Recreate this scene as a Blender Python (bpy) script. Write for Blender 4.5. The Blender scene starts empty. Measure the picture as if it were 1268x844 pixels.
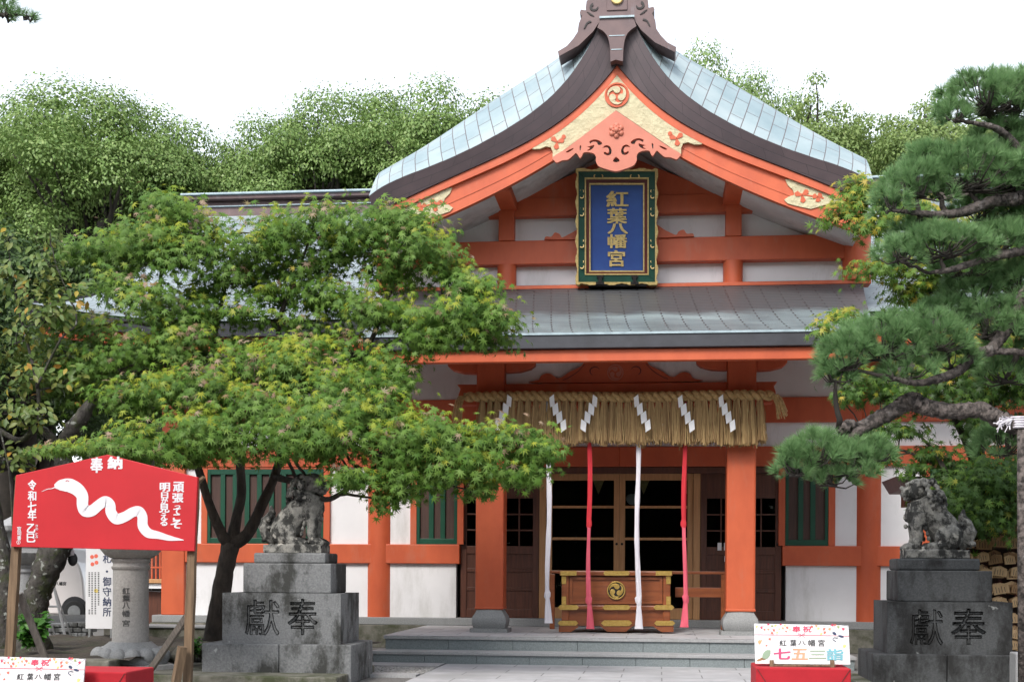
import bpy, math, random
import numpy as np
from mathutils import Vector
random.seed(7); RNG = np.random.default_rng(7)
R = math.radians
scene = bpy.context.scene
COL = scene.collection

# ------------------------------------------------------------------ camera, sky, sun, exposure
F, PW, PH = 1650.0, 1268.0, 844.0
TH, RO, CX, CY = R(6.3), R(0.35), 634.0, 706.0
CAM = (0.614, 0.0, 1.2)
cam_d = bpy.data.cameras.new('Camera'); cam = bpy.data.objects.new('Camera', cam_d); COL.objects.link(cam)
cam_d.sensor_width = 36.0; cam_d.lens = F / PW * 36.0
cam_d.shift_x = (PW / 2 - CX) / PW; cam_d.shift_y = (CY - PH / 2) / PW
cam_d.clip_start = 0.1; cam_d.clip_end = 3000
_s, _c, _sr, _cr = math.sin(TH), math.cos(TH), math.sin(RO), math.cos(RO)
AR = Vector((_c * _cr, _s * _cr, _sr)); AU = Vector((-_c * _sr, -_s * _sr, _cr)); AF = Vector((-_s, _c, 0))
from mathutils import Matrix
cam.matrix_world = Matrix(((AR.x, AU.x, -AF.x, CAM[0]), (AR.y, AU.y, -AF.y, CAM[1]), (AR.z, AU.z, -AF.z, CAM[2]), (0, 0, 0, 1)))
scene.camera = cam

SUN_EL, SUN_AZ = 46.0, 200.0        # azimuth of the sun, clockwise from +Y
world = bpy.data.worlds.new('World'); scene.world = world; world.use_nodes = True
nt = world.node_tree; bg = nt.nodes['Background']
sky = nt.nodes.new('ShaderNodeTexSky'); sky.sky_type = 'NISHITA'; sky.sun_disc = False
sky.sun_elevation = R(SUN_EL); sky.sun_rotation = R(SUN_AZ); sky.dust_density = 1.0; sky.air_density = 1.0; sky.ozone_density = 1.0
hs = nt.nodes.new('ShaderNodeHueSaturation'); hs.inputs['Saturation'].default_value = 0.3
nt.links.new(sky.outputs[0], hs.inputs['Color']); nt.links.new(hs.outputs[0], bg.inputs['Color'])
bg.inputs['Strength'].default_value = 0.15
sun_d = bpy.data.lights.new('Sun', 'SUN'); sun_d.energy = 1.2; sun_d.angle = R(18); sun_d.color = (1.0, 0.95, 0.88)
sun = bpy.data.objects.new('Sun', sun_d); COL.objects.link(sun)
_d = Vector((math.sin(R(SUN_AZ)) * math.cos(R(SUN_EL)), math.cos(R(SUN_AZ)) * math.cos(R(SUN_EL)), math.sin(R(SUN_EL))))
sun.rotation_euler = _d.to_track_quat('Z', 'Y').to_euler()
vs = scene.view_settings; vs.view_transform = 'Standard'; vs.look = 'None'; vs.gamma = 1.0; vs.use_curve_mapping = False
vs.exposure = 1.36
scene.cycles.max_bounces = 7; scene.cycles.transparent_max_bounces = 8

def W(px, py, Y):
    d = AF + AR * ((px - CX) / F) + AU * (-(py - CY) / F)
    return Vector(CAM) + d * (Y / d.y)
def P2(px, py, Y):
    w = W(px, py, Y); return (w.x, w.z)
def mpp(Y): return Y / F

# ------------------------------------------------------------------ materials
def _n(nt, t, **kw):
    n = nt.nodes.new(t)
    for k, v in kw.items(): setattr(n, k, v)
    return n
def c4(c): return (c[0], c[1], c[2], 1.0)
def mat(name, col, col2=None, rough=0.6, scale=6.0, stretch=(1, 1, 1), lo=0.35, hi=0.65, bump=0.0, bscale=40.0, bstretch=None,
        metal=0.0, stain=None, stscale=1.6, ststretch=(1, 1, .35), stlo=.5, sthi=.72, spots=None, spscale=18., spth=.62, island=None, coat=0.0, spec=0.5, tex='Object', dist=0.01):
    m = bpy.data.materials.new(name); m.use_nodes = True
    nt = m.node_tree; L = nt.links; b = nt.nodes['Principled BSDF']
    b.inputs['Roughness'].default_value = rough; b.inputs['Metallic'].default_value = metal
    b.inputs['Coat Weight'].default_value = coat; b.inputs['Specular IOR Level'].default_value = spec
    tc = _n(nt, 'ShaderNodeTexCoord')
    def coords(st):
        mp = _n(nt, 'ShaderNodeMapping'); mp.inputs['Scale'].default_value = st
        L.new(tc.outputs[tex], mp.inputs['Vector']); return mp.outputs[0]
    def noise(sc, st, det=6, ro=.6):
        n = _n(nt, 'ShaderNodeTexNoise'); n.inputs['Scale'].default_value = sc; n.inputs['Detail'].default_value = det
        n.inputs['Roughness'].default_value = ro; L.new(coords(st), n.inputs['Vector']); return n.outputs['Fac']
    def rng(fac, lo, hi):
        r = _n(nt, 'ShaderNodeMapRange'); r.inputs[1].default_value = lo; r.inputs[2].default_value = hi
        L.new(fac, r.inputs[0]); return r.outputs[0]
    def mix(fac, a, bb):
        x = _n(nt, 'ShaderNodeMix', data_type='RGBA')
        L.new(fac, x.inputs[0])
        for s, q in ((x.inputs[6], a), (x.inputs[7], bb)):
            if isinstance(q, tuple): s.default_value = c4(q)
            else: L.new(q, s)
        return x.outputs[2]
    if col2 is None: col2 = tuple(x * 0.82 for x in col)
    base = mix(rng(noise(scale, stretch), lo, hi), col, col2)
    if island:
        g = _n(nt, 'ShaderNodeNewGeometry'); base = mix(rng(g.outputs['Random Per Island'], 0.0, 1.0), base, island)
    if stain: base = mix(rng(noise(stscale, ststretch, 8, .7), stlo, sthi), base, stain)
    if spots: base = mix(rng(noise(spscale, (1, 1, 1), 3, .5), spth, spth + .06), base, spots)
    L.new(base, b.inputs['Base Color'])
    if bump:
        bp = _n(nt, 'ShaderNodeBump'); bp.inputs['Strength'].default_value = bump; bp.inputs['Distance'].default_value = dist
        L.new(noise(bscale, bstretch or stretch), bp.inputs['Height']); L.new(bp.outputs[0], b.inputs['Normal'])
    m['_base'] = 0
    return m
def tile_mat(name, col, col2, mortar, w, h, msize=.02, rough=.5, scale=3., stain=None, metal=0.0, bump=.4, stlo=.45, sthi=.7, stst=(1, 1, 1), tex='UV', var=None, offset=.5, band=None):
    """courses of sheets or slabs laid over the surface (UV in metres)"""
    m = mat(name, col, col2, rough, scale, metal=metal, tex='Object')
    nt = m.node_tree; L = nt.links; b = nt.nodes['Principled BSDF']
    src = b.inputs['Base Color'].links[0].from_socket
    tc = _n(nt, 'ShaderNodeTexCoord')
    br = _n(nt, 'ShaderNodeTexBrick'); br.offset = offset
    br.inputs['Scale'].default_value = 1.0; br.inputs['Brick Width'].default_value = w; br.inputs['Row Height'].default_value = h
    br.inputs['Mortar Size'].default_value = msize * h; br.inputs['Mortar Smooth'].default_value = .2
    br.inputs['Color1'].default_value = (1, 1, 1, 1); br.inputs['Color2'].default_value = c4(var or (.8, .8, .8)); br.inputs['Mortar'].default_value = (0, 0, 0, 1)
    L.new(tc.outputs[tex], br.inputs['Vector'])
    mul = _n(nt, 'ShaderNodeMix', data_type='RGBA', blend_type='MULTIPLY'); mul.inputs[0].default_value = 1.0
    L.new(src, mul.inputs[6]); L.new(br.outputs['Color'], mul.inputs[7])
    cur = mul.outputs[2]
    if stain:
        mp = _n(nt, 'ShaderNodeMapping'); mp.inputs['Scale'].default_value = stst; L.new(tc.outputs['UV'], mp.inputs['Vector'])
        n = _n(nt, 'ShaderNodeTexNoise'); n.inputs['Scale'].default_value = 1.0; n.inputs['Detail'].default_value = 7; L.new(mp.outputs[0], n.inputs['Vector'])
        r = _n(nt, 'ShaderNodeMapRange'); r.inputs[1].default_value = stlo; r.inputs[2].default_value = sthi; L.new(n.outputs['Fac'], r.inputs[0])
        x = _n(nt, 'ShaderNodeMix', data_type='RGBA'); L.new(r.outputs[0], x.inputs[0]); L.new(cur, x.inputs[6]); x.inputs[7].default_value = c4(stain); cur = x.outputs[2]
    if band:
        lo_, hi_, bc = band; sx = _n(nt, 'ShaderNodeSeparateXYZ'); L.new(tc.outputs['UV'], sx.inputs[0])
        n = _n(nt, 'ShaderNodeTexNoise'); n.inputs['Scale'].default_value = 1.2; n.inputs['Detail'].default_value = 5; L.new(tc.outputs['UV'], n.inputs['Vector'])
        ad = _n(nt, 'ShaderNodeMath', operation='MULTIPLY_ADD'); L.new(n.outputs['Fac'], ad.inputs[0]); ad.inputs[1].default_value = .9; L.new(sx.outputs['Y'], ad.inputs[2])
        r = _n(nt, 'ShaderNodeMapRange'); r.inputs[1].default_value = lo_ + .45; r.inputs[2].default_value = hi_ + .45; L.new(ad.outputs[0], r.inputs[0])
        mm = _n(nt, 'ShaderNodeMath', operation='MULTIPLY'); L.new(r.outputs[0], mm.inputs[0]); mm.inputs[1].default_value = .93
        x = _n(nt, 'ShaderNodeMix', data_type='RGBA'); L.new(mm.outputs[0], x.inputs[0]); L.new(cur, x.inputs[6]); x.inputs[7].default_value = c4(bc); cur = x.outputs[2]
    x = _n(nt, 'ShaderNodeMix', data_type='RGBA'); L.new(br.outputs['Fac'], x.inputs[0]); L.new(cur, x.inputs[6]); x.inputs[7].default_value = c4(mortar)
    L.new(x.outputs[2], b.inputs['Base Color'])
    bp = _n(nt, 'ShaderNodeBump'); bp.inputs['Strength'].default_value = bump; bp.inputs['Distance'].default_value = .02; bp.invert = True
    L.new(br.outputs['Fac'], bp.inputs['Height']); L.new(bp.outputs[0], b.inputs['Normal'])
    return m
def leaf_mat(name, cols, rough=.45, trans=.3, spec=.35, big=None):
    m = bpy.data.materials.new(name); m.use_nodes = True
    nt = m.node_tree; L = nt.links; b = nt.nodes['Principled BSDF']; b.inputs['Roughness'].default_value = rough
    b.inputs['Specular IOR Level'].default_value = spec
    g = _n(nt, 'ShaderNodeNewGeometry'); cr = _n(nt, 'ShaderNodeValToRGB'); e = cr.color_ramp.elements
    while len(e) < len(cols): e.new(0.5)
    for i, c in enumerate(cols): e[i].position = i / max(1, len(cols) - 1); e[i].color = c4(c)
    L.new(g.outputs['Random Per Island'], cr.inputs[0])
    col = cr.outputs[0]
    L.new(col, b.inputs['Base Color'])
    t = _n(nt, 'ShaderNodeBsdfTranslucent'); L.new(col, t.inputs[0])
    ms = _n(nt, 'ShaderNodeMixShader'); ms.inputs[0].default_value = trans
    L.new(b.outputs[0], ms.inputs[1]); L.new(t.outputs[0], ms.inputs[2]); L.new(ms.outputs[0], nt.nodes['Material Output'].inputs[0])
    return m
VERM = (.585, .113, .040)
M = {}
M['verm'] = mat('vermilion_paint', VERM, (.50, .090, .032), .55, 3.5, (1, 1, .5), bump=.15, bscale=45, bstretch=(2, 2, .4), stain=(.50, .135, .07), stscale=2.2, ststretch=(1.5, 1.5, .5), stlo=.55, sthi=.72)
M['salmon'] = mat('faded_vermilion_paint', (.58, .19, .125), (.52, .165, .105), .55, 3, bump=.05)
M['plaster'] = mat('white_plaster', (.82, .81, .82), (.75, .74, .75), .8, 1.2, bump=.06, bscale=90, stain=(.53, .52, .50), stscale=1.1, ststretch=(1.4, 1, .35), stlo=.52, sthi=.74)
M['soffit'] = mat('soffit_boards', (.72, .71, .71), (.58, .57, .57), .8, 2, stain=(.36, .34, .33), stscale=1.5, ststretch=(1, 1, 1))
M['cream'] = mat('cream_carving', (.58, .52, .33), (.51, .45, .28), .6, 9, bump=.9, bscale=16, dist=.03)
M['dwood'] = mat('dark_wood', (.125, .044, .025), (.075, .027, .017), .45, 4, (8, 8, .6), bump=.15, bscale=12, bstretch=(8, 8, .5))
M['lwood'] = mat('light_wood', (.58, .31, .14), (.47, .24, .10), .5, 4, (8, 8, .6), bump=.1, bscale=12, bstretch=(8, 8, .5))
M['boxwood'] = mat('varnished_wood', (.30, .088, .028), (.165, .042, .013), .35, 3.2, (.55, 2, 4), lo=.3, hi=.7, bump=.1, bscale=20, bstretch=(.6, 2, 6), coat=.2)
M['gold'] = mat('brass', (.75, .52, .16), (.60, .38, .10), .32, 30, metal=.85, bump=.1, bscale=60)
M['goldpaint'] = mat('gold_leaf', (.72, .55, .24), (.55, .38, .14), .4, 25, metal=.35, bump=.2, bscale=60)
M['green'] = mat('green_paint', (.006, .072, .038), (.005, .058, .031), .45, 4, bump=.04)
M['dgreen'] = mat('dark_green_paint', (.009, .066, .042), (.007, .046, .03), .45, 5)
M['blue'] = mat('blue_enamel', (.022, .06, .24), (.03, .085, .30), .5, 2)
M['maroon'] = mat('maroon_paint', (.12, .022, .02), None, .5, 6)
M['iron'] = mat('dark_iron', (.03, .026, .025), None, .5, 10, metal=.4)
M['board'] = mat('brown_boards', (.085, .04, .03), (.05, .026, .02), .6, 4, (9, 1, .4), bump=.1)
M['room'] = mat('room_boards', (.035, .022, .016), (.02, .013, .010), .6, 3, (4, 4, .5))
M['copperdark'] = tile_mat('dark_copper_sheet', (.082, .056, .060), (.060, .042, .047), (.03, .022, .026), .62, .115, .035, .5, 2.5, bump=.25)
M['copperbrown'] = mat('brown_copper', (.155, .098, .094), (.105, .068, .07), .5, 3, bump=.06, bscale=30, stain=(.20, .20, .22), stscale=3, ststretch=(2, 2, .3), stlo=.6, sthi=.75, metal=.1)
M['patina'] = tile_mat('copper_patina_sheets', (.35, .43, .45), (.27, .35, .375), (.15, .125, .125), .48, .20, .03, .5, 1.6, stain=(.42, .48, .49), stst=(1.2, .7, 1), bump=.9, var=(.80, .84, .87))
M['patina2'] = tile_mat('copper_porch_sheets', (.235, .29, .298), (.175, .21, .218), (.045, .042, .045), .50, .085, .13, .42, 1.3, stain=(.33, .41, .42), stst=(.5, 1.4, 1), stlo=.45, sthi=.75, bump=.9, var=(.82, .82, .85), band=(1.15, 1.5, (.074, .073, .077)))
M['patina3'] = tile_mat('copper_roof_sheets', (.25, .295, .31), (.19, .225, .24), (.09, .09, .095), .50, .11, .06, .42, 1.3, stain=(.45, .53, .55), stst=(.5, 1.4, 1), stlo=.42, sthi=.75, bump=.7, var=(.86, .86, .88))
M['fringe'] = mat('eave_edge_copper', (.036, .036, .043), (.055, .056, .066), .45, 3, stain=(.09, .095, .11), stscale=4, stlo=.6, sthi=.75)
M['verdigris'] = mat('verdigris_edge', (.42, .52, .56), (.30, .38, .42), .5, 8)
GR = (.27, .275, .275)
M['granite'] = mat('granite', (.33, .335, .33), (.22, .225, .23), .75, 60, lo=.3, hi=.7, bump=.25, bscale=120, stain=(.17, .175, .17), stscale=2.2, stlo=.52, sthi=.8)
M['palestone'] = mat('pale_weathered_stone', (.50, .48, .455), (.36, .345, .33), .85, 45, lo=.3, hi=.7, bump=.35, bscale=90, stain=(.24, .23, .20), stscale=2.2, ststretch=(1, 1, .5), stlo=.52, sthi=.72)
M['graniteblue'] = mat('blue_grey_granite', (.25, .285, .29), (.165, .19, .20), .7, 70, lo=.35, hi=.65, bump=.15, bscale=120, stain=(.07, .07, .07), stscale=1.3, ststretch=(1.4, 1, .1), stlo=.66, sthi=.78)
M['granitecap'] = mat('pale_granite', (.40, .40, .40), (.30, .30, .31), .7, 60, bump=.12, bscale=100, stain=(.26, .26, .25), stscale=2, ststretch=(1, 1, 1))
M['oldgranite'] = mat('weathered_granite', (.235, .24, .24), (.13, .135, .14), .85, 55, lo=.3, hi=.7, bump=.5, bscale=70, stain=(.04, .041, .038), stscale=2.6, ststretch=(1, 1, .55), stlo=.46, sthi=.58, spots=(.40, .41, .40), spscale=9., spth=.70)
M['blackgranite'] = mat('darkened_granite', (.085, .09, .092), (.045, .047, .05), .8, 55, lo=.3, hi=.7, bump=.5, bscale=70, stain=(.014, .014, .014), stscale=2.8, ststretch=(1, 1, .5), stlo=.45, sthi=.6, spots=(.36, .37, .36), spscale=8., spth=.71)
M['lion'] = mat('lichen_stone', (.31, .30, .27), (.15, .148, .137), .9, 16, bump=.9, bscale=45, stain=(.03, .03, .028), stscale=7, ststretch=(1, 1, .8), stlo=.47, sthi=.56, spots=(.40, .38, .34), spscale=9., spth=.64)
M['carved'] = mat('carved_stone', (.15, .152, .15), (.09, .091, .09), .9, 40, bump=.4)
M['mossy'] = mat('mossy_stone', (.20, .19, .16), (.12, .115, .09), .9, 8, bump=.6, bscale=40, stain=(.055, .062, .03), stscale=3, ststretch=(1, 1, 1), stlo=.45, sthi=.62)
M['paving'] = tile_mat('paving_slabs', (.50, .50, .51), (.41, .41, .42), (.21, .21, .21), .9, .45, .018, .7, 5., bump=.2, stain=(.30, .30, .30), stst=(.8, .8, 1), stlo=.5, sthi=.75, var=(.9, .9, .9))
M['gravel'] = mat('gravel_ground', (.25, .24, .225), (.13, .125, .12), .9, 45, lo=.35, hi=.65, bump=1.0, bscale=38, dist=.03)
M['earth'] = mat('dark_earth', (.075, .06, .045), (.045, .038, .03), .95, 9, bump=.8, bscale=25, stain=(.05, .06, .025), stscale=2, ststretch=(1, 1, 1), dist=.03)
M['pebble'] = mat('pebbles', (.46, .45, .43), (.33, .32, .31), .85, 12, island=(.22, .21, .20))
M['straw'] = mat('rice_straw', (.56, .38, .17), (.40, .26, .105), .7, 20, (4, 4, .5), island=(.22, .12, .045))
M['strawrope'] = mat('straw_rope', (.56, .37, .16), (.34, .21, .085), .75, 30, (1, 1, 1), bump=.6, bscale=90)
M['paper'] = mat('white_paper', (.86, .86, .87), (.80, .80, .82), .8, 3)
M['wcloth'] = mat('white_cloth', (.78, .75, .79), (.66, .63, .69), .85, 9, (3, 3, .4), bump=.4, bscale=14, bstretch=(5, 5, .5))
M['rcloth'] = mat('red_cloth', (.62, .03, .045), (.50, .02, .03), .8, 9, (3, 3, .4), bump=.4, bscale=14, bstretch=(5, 5, .5))
M['pcloth'] = mat('faded_red_cloth', (.70, .12, .17), (.60, .085, .13), .85, 9, (3, 3, .4), bump=.4, bscale=14, bstretch=(5, 5, .5))
M['redboard'] = mat('red_painted_board', (.56, .016, .024), (.48, .013, .02), .55, 1.5, bump=.05, bscale=30, stain=(.55, .018, .022), stscale=1.5, ststretch=(4, 1, .3), stlo=.58, sthi=.8)
M['redfelt'] = mat('red_felt', (.44, .016, .026), (.38, .013, .022), .95, 5, bump=.15, bscale=150)
M['whitepaint'] = mat('white_paint', (.76, .75, .77), (.70, .69, .72), .6, 4)
M['greyline'] = mat('grey_brush_line', (.42, .42, .48), None, .7, 4)
M['wpost'] = mat('weathered_timber', (.24, .16, .095), (.115, .075, .045), .85, 5, (6, 6, .4), bump=.6, bscale=14, bstretch=(8, 8, .35))
M['greytimber'] = mat('grey_timber', (.27, .235, .205), (.16, .14, .12), .9, 5, (6, 6, .5), bump=.6, bscale=14, bstretch=(8, 8, .5))
M['signwhite'] = mat('sign_white', (.76, .75, .76), (.72, .71, .72), .5, 3)
M['ink'] = mat('black_ink', (.03, .03, .033), None, .6, 4)
M['crimson'] = mat('crimson_ink', (.72, .045, .12), None, .6, 4)
M['magenta'] = mat('magenta_ink', (.62, .07, .19), None, .6, 4)
M['apricot'] = mat('apricot_ink', (.84, .36, .22), None, .6, 4)
M['sage'] = mat('sage_ink', (.30, .42, .29), None, .6, 4)
M['teal'] = mat('teal_ink', (.17, .45, .52), None, .6, 4)
M['inkred'] = mat('red_ink', (.85, .16, .10), None, .6, 4)
M['inkorange'] = mat('orange_ink', (.90, .36, .16), None, .6, 4)
M['inkyellow'] = mat('yellow_ink', (.85, .66, .20), None, .6, 4)
M['inkgreen'] = mat('olive_ink', (.34, .40, .16), None, .6, 4)
M['navy'] = mat('navy_ink', (.03, .045, .11), None, .6, 4)
M['ema'] = mat('votive_wood', (.66, .46, .25), (.56, .36, .18), .7, 5, (6, 6, .6), bump=.05)
M['emadark'] = mat('aged_votive_wood', (.42, .25, .12), (.33, .18, .08), .7, 5, (6, 6, .6))
M['bark'] = mat('grey_bark', (.085, .068, .055), (.04, .033, .028), .95, 10, (1, 1, .5), bump=1., bscale=22, bstretch=(1.5, 1.5, .5), dist=.03)
M['mossbark'] = mat('mossy_bark', (.10, .09, .08), (.03, .027, .024), .95, 9, (1, 1, .6), bump=1., bscale=16, dist=.04, stain=(.045, .055, .02), stscale=5, ststretch=(1, 1, 1), stlo=.5, sthi=.62, spots=(.30, .31, .28), spscale=13., spth=.62)
M['pinebark'] = mat('pine_bark', (.165, .137, .125), (.035, .03, .027), .95, 18, lo=.4, hi=.6, bump=1., bscale=20, dist=.04, stain=(.21, .19, .18), stscale=11, ststretch=(1, 1, 1), stlo=.58, sthi=.68)
M['farbark'] = mat('dark_bark', (.06, .05, .042), (.035, .03, .026), .95, 4, bump=.6, bscale=8)
M['carwhite'] = mat('car_paint', (.88, .82, .80), (.86, .80, .78), .25, 1, coat=.6)
M['rubber'] = mat('rubber', (.02, .02, .02), None, .7, 10)
M['alu'] = mat('aluminium', (.55, .56, .57), (.45, .46, .47), .35, 10, metal=.8)
M['darkcloth'] = mat('black_cloth', (.02, .021, .024), None, .8, 10)
def glass_mat(name, tint=(.9, .95, .95)):
    m = bpy.data.materials.new(name); m.use_nodes = True
    nt = m.node_tree; L = nt.links; nt.nodes.remove(nt.nodes['Principled BSDF'])
    t = _n(nt, 'ShaderNodeBsdfTransparent'); t.inputs[0].default_value = c4(tint)
    g = _n(nt, 'ShaderNodeBsdfGlossy'); g.inputs['Roughness'].default_value = .02; g.inputs[0].default_value = (1, 1, 1, 1)
    fr = _n(nt, 'ShaderNodeFresnel'); fr.inputs[0].default_value = 1.12
    mx = _n(nt, 'ShaderNodeMixShader'); L.new(fr.outputs[0], mx.inputs[0]); L.new(t.outputs[0], mx.inputs[1]); L.new(g.outputs[0], mx.inputs[2])
    L.new(mx.outputs[0], nt.nodes['Material Output'].inputs[0]); return m
M['glass'] = glass_mat('pane_glass', (.75, .8, .8))
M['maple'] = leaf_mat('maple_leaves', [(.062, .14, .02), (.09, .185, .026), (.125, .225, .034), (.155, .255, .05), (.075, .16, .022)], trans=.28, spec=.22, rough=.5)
M['maplelit'] = leaf_mat('maple_young_sunlit_leaves', [(.20, .30, .03), (.27, .34, .034), (.34, .36, .04), (.24, .32, .05), (.16, .27, .03)], trans=.35, spec=.22)  # young yellow plus the sunlight on the spray tops, painted as colour
M['maplepink'] = leaf_mat('maple_seed_wings', [(.32, .20, .13), (.36, .28, .19), (.26, .15, .08), (.30, .26, .12)])
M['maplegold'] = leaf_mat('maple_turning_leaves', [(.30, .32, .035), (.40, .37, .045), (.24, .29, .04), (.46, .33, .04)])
M['mapled'] = leaf_mat('maple_shaded_leaves', [(.045, .10, .018), (.065, .14, .025), (.085, .165, .03)])  # darker copy for the low inner crown, its shade put into the colour
M['cherry'] = leaf_mat('cherry_leaves', [(.10, .17, .04), (.16, .23, .06), (.08, .14, .03), (.22, .24, .06), (.13, .2, .05)])
M['cherryyel'] = leaf_mat('yellow_cherry_leaves', [(.42, .30, .04), (.40, .34, .06), (.46, .22, .04)])
M['far1'] = leaf_mat('camphor_leaves', [(.115, .20, .05), (.165, .265, .068), (.225, .325, .098), (.145, .24, .058), (.29, .375, .13)], trans=.28)
M['far2'] = leaf_mat('pale_broadleaf_leaves', [(.16, .24, .075), (.22, .31, .10), (.29, .37, .13), (.19, .28, .08)], trans=.4)
M['far3'] = leaf_mat('dark_evergreen_leaves', [(.04, .078, .022), (.058, .105, .03), (.08, .135, .04)], trans=.25)
M['needle'] = leaf_mat('pine_needles', [(.13, .25, .10), (.19, .34, .135), (.26, .43, .18), (.15, .29, .11), (.33, .48, .23)], rough=.4, trans=.35)
M['shrub'] = leaf_mat('shrub_leaves', [(.05, .16, .025), (.08, .22, .03), (.04, .12, .02)])
# ------------------------------------------------------------------ mesh helpers
class MB:
    def __init__(s): s.v = []; s.f = []; s.uv = None
    def add(s, vs, fs):
        o = len(s.v); s.v += [tuple(p) for p in vs]; s.f += [tuple(i + o for i in f) for f in fs]; return s
    def box(s, x0, x1, y0, y1, z0, z1):
        vs = [(x, y, z) for z in (z0, z1) for y in (y0, y1) for x in (x0, x1)]
        return s.add(vs, [(0, 2, 3, 1), (4, 5, 7, 6), (0, 1, 5, 4), (2, 6, 7, 3), (0, 4, 6, 2), (1, 3, 7, 5)])
    def pbox(s, px0, py0, px1, py1, Y, dep):              # front face spans those photo pixels at depth Y
        a = W(px0, (py0 + py1) / 2, Y); b = W(px1, (py0 + py1) / 2, Y); pm = (px0 + px1) / 2
        return s.box(a.x, b.x, Y, Y + dep, W(pm, py1, Y).z, W(pm, py0, Y).z)
    def prism(s, loop, y0, y1):                           # convex-ish loop of (x, z)
        n = len(loop); vs = [(x, y0, z) for x, z in loop] + [(x, y1, z) for x, z in loop]
        return s.add(vs, [tuple(range(n)), tuple(range(2 * n - 1, n - 1, -1))] + [(i, i + n, (i + 1) % n + n, (i + 1) % n) for i in range(n)])
    def tube(s, pts, rad, n=8, wob=0.0):
        pts = [Vector(p) for p in pts]; k = len(pts)
        if not hasattr(rad, '__len__'): rad = [rad] * k
        vs = []; up = Vector((.13, .27, 1)).normalized(); a = None
        for i in range(k):
            t = (pts[min(i + 1, k - 1)] - pts[max(i - 1, 0)])
            t = t.normalized() if t.length > 1e-9 else Vector((0, 0, 1))
            if a is None: a = t.cross(up) if abs(t.dot(up)) < .95 else t.cross(Vector((1, 0, 0)))
            a = (a - t * a.dot(t)).normalized(); b = t.cross(a)
            for j in range(n):
                q = 2 * math.pi * j / n; r = rad[i] * (1 + wob * random.uniform(-1, 1))
                vs.append(pts[i] + (a * math.cos(q) + b * math.sin(q)) * r)
        fs = [(i * n + j, i * n + (j + 1) % n, (i + 1) * n + (j + 1) % n, (i + 1) * n + j) for i in range(k - 1) for j in range(n)]
        fs += [tuple(range(n - 1, -1, -1)), tuple(range((k - 1) * n, k * n))]
        return s.add(vs, fs)
    def lathe(s, cx, cy, prof, n=24, sx=1, sy=1, square=0, ph=0, lob=None):
        vs = []
        for r, z in prof:
            for j in range(n):
                q = 2 * math.pi * (j + ph) / n; c, w = math.cos(q), math.sin(q); k = r
                if square: k = r / max(abs(c), abs(w)) ** square
                if lob: k = r * (1 + lob[0] * abs(math.sin(lob[1] * q / 2)))
                vs.append((cx + c * k * sx, cy + w * k * sy, z))
        m = len(prof)
        fs = [(i * n + j, i * n + (j + 1) % n, (i + 1) * n + (j + 1) % n, (i + 1) * n + j) for i in range(m - 1) for j in range(n)]
        fs += [tuple(range(n - 1, -1, -1)), tuple(range((m - 1) * n, m * n))]
        return s.add(vs, fs)
    def cyl(s, cx, cy, r, z0, z1, n=24): return s.lathe(cx, cy, [(r, z0), (r, z1)], n)
    def disc(s, cx, cz, r, y0, y1, n=24, rz=None):
        return s.prism([(cx + r * math.cos(2 * math.pi * i / n), cz + (rz or r) * math.sin(2 * math.pi * i / n)) for i in range(n)], y0, y1)
    def ball(s, c, r, n=10, sz=(1, 1, 1)):
        prof = [(max(1e-4, r * math.sin(math.pi * i / n)), -r * math.cos(math.pi * i / n)) for i in range(n + 1)]
        o = len(s.v); s.lathe(0, 0, prof, n + 2)
        for i in range(o, len(s.v)):
            x, y, z = s.v[i]; s.v[i] = (c[0] + x * sz[0], c[1] + y * sz[1], c[2] + z * sz[2])
        return s
    def ribbon(s, pts, w, y0, y1):                         # flat band in the XZ plane with a width per point
        L = []; Rr = []; k = len(pts)
        for i, (x, z) in enumerate(pts):
            a = pts[max(i - 1, 0)]; b = pts[min(i + 1, k - 1)]
            tx, tz = b[0] - a[0], b[1] - a[1]; l = math.hypot(tx, tz) or 1; nx, nz = -tz / l, tx / l
            h = (w[i] if hasattr(w, '__len__') else w) / 2
            L.append((x + nx * h, z + nz * h)); Rr.append((x - nx * h, z - nz * h))
        o = len(s.v); vs = []
        for i in range(k): vs += [(L[i][0], y0, L[i][1]), (Rr[i][0], y0, Rr[i][1]), (L[i][0], y1, L[i][1]), (Rr[i][0], y1, Rr[i][1])]
        fs = []
        for i in range(k - 1):
            a, b = 4 * i, 4 * i + 4
            fs += [(a, b, b + 1, a + 1), (a, a + 2, b + 2, b), (a + 1, b + 1, b + 3, a + 3), (a + 2, a + 3, b + 3, b + 2)]
        fs += [(0, 1, 3, 2), (4 * k - 4, 4 * k - 2, 4 * k - 1, 4 * k - 3)]
        return s.add(vs, fs)
    def grid(s, rows, flip=False, uvs=1.0):                # rows of points -> sheet with UV in metres
        m, n = len(rows), len(rows[0]); o = len(s.v)
        if s.uv is None: s.uv = {}
        U = [[0] * n for _ in range(m)]; V = [[0] * n for _ in range(m)]
        for i in range(m):
            for j in range(n):
                if j: U[i][j] = U[i][j - 1] + (Vector(rows[i][j]) - Vector(rows[i][j - 1])).length
                if i: V[i][j] = V[i - 1][j] + (Vector(rows[i][j]) - Vector(rows[i - 1][j])).length
        for i in range(m):
            for j in range(n):
                s.uv[len(s.v)] = (U[i][j], V[i][j]); s.v.append(tuple(rows[i][j]))
        for i in range(m - 1):
            for j in range(n - 1):
                q = (o + i * n + j, o + i * n + j + 1, o + (i + 1) * n + j + 1, o + (i + 1) * n + j)
                s.f.append(q[::-1] if flip else q)
        return s
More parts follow.
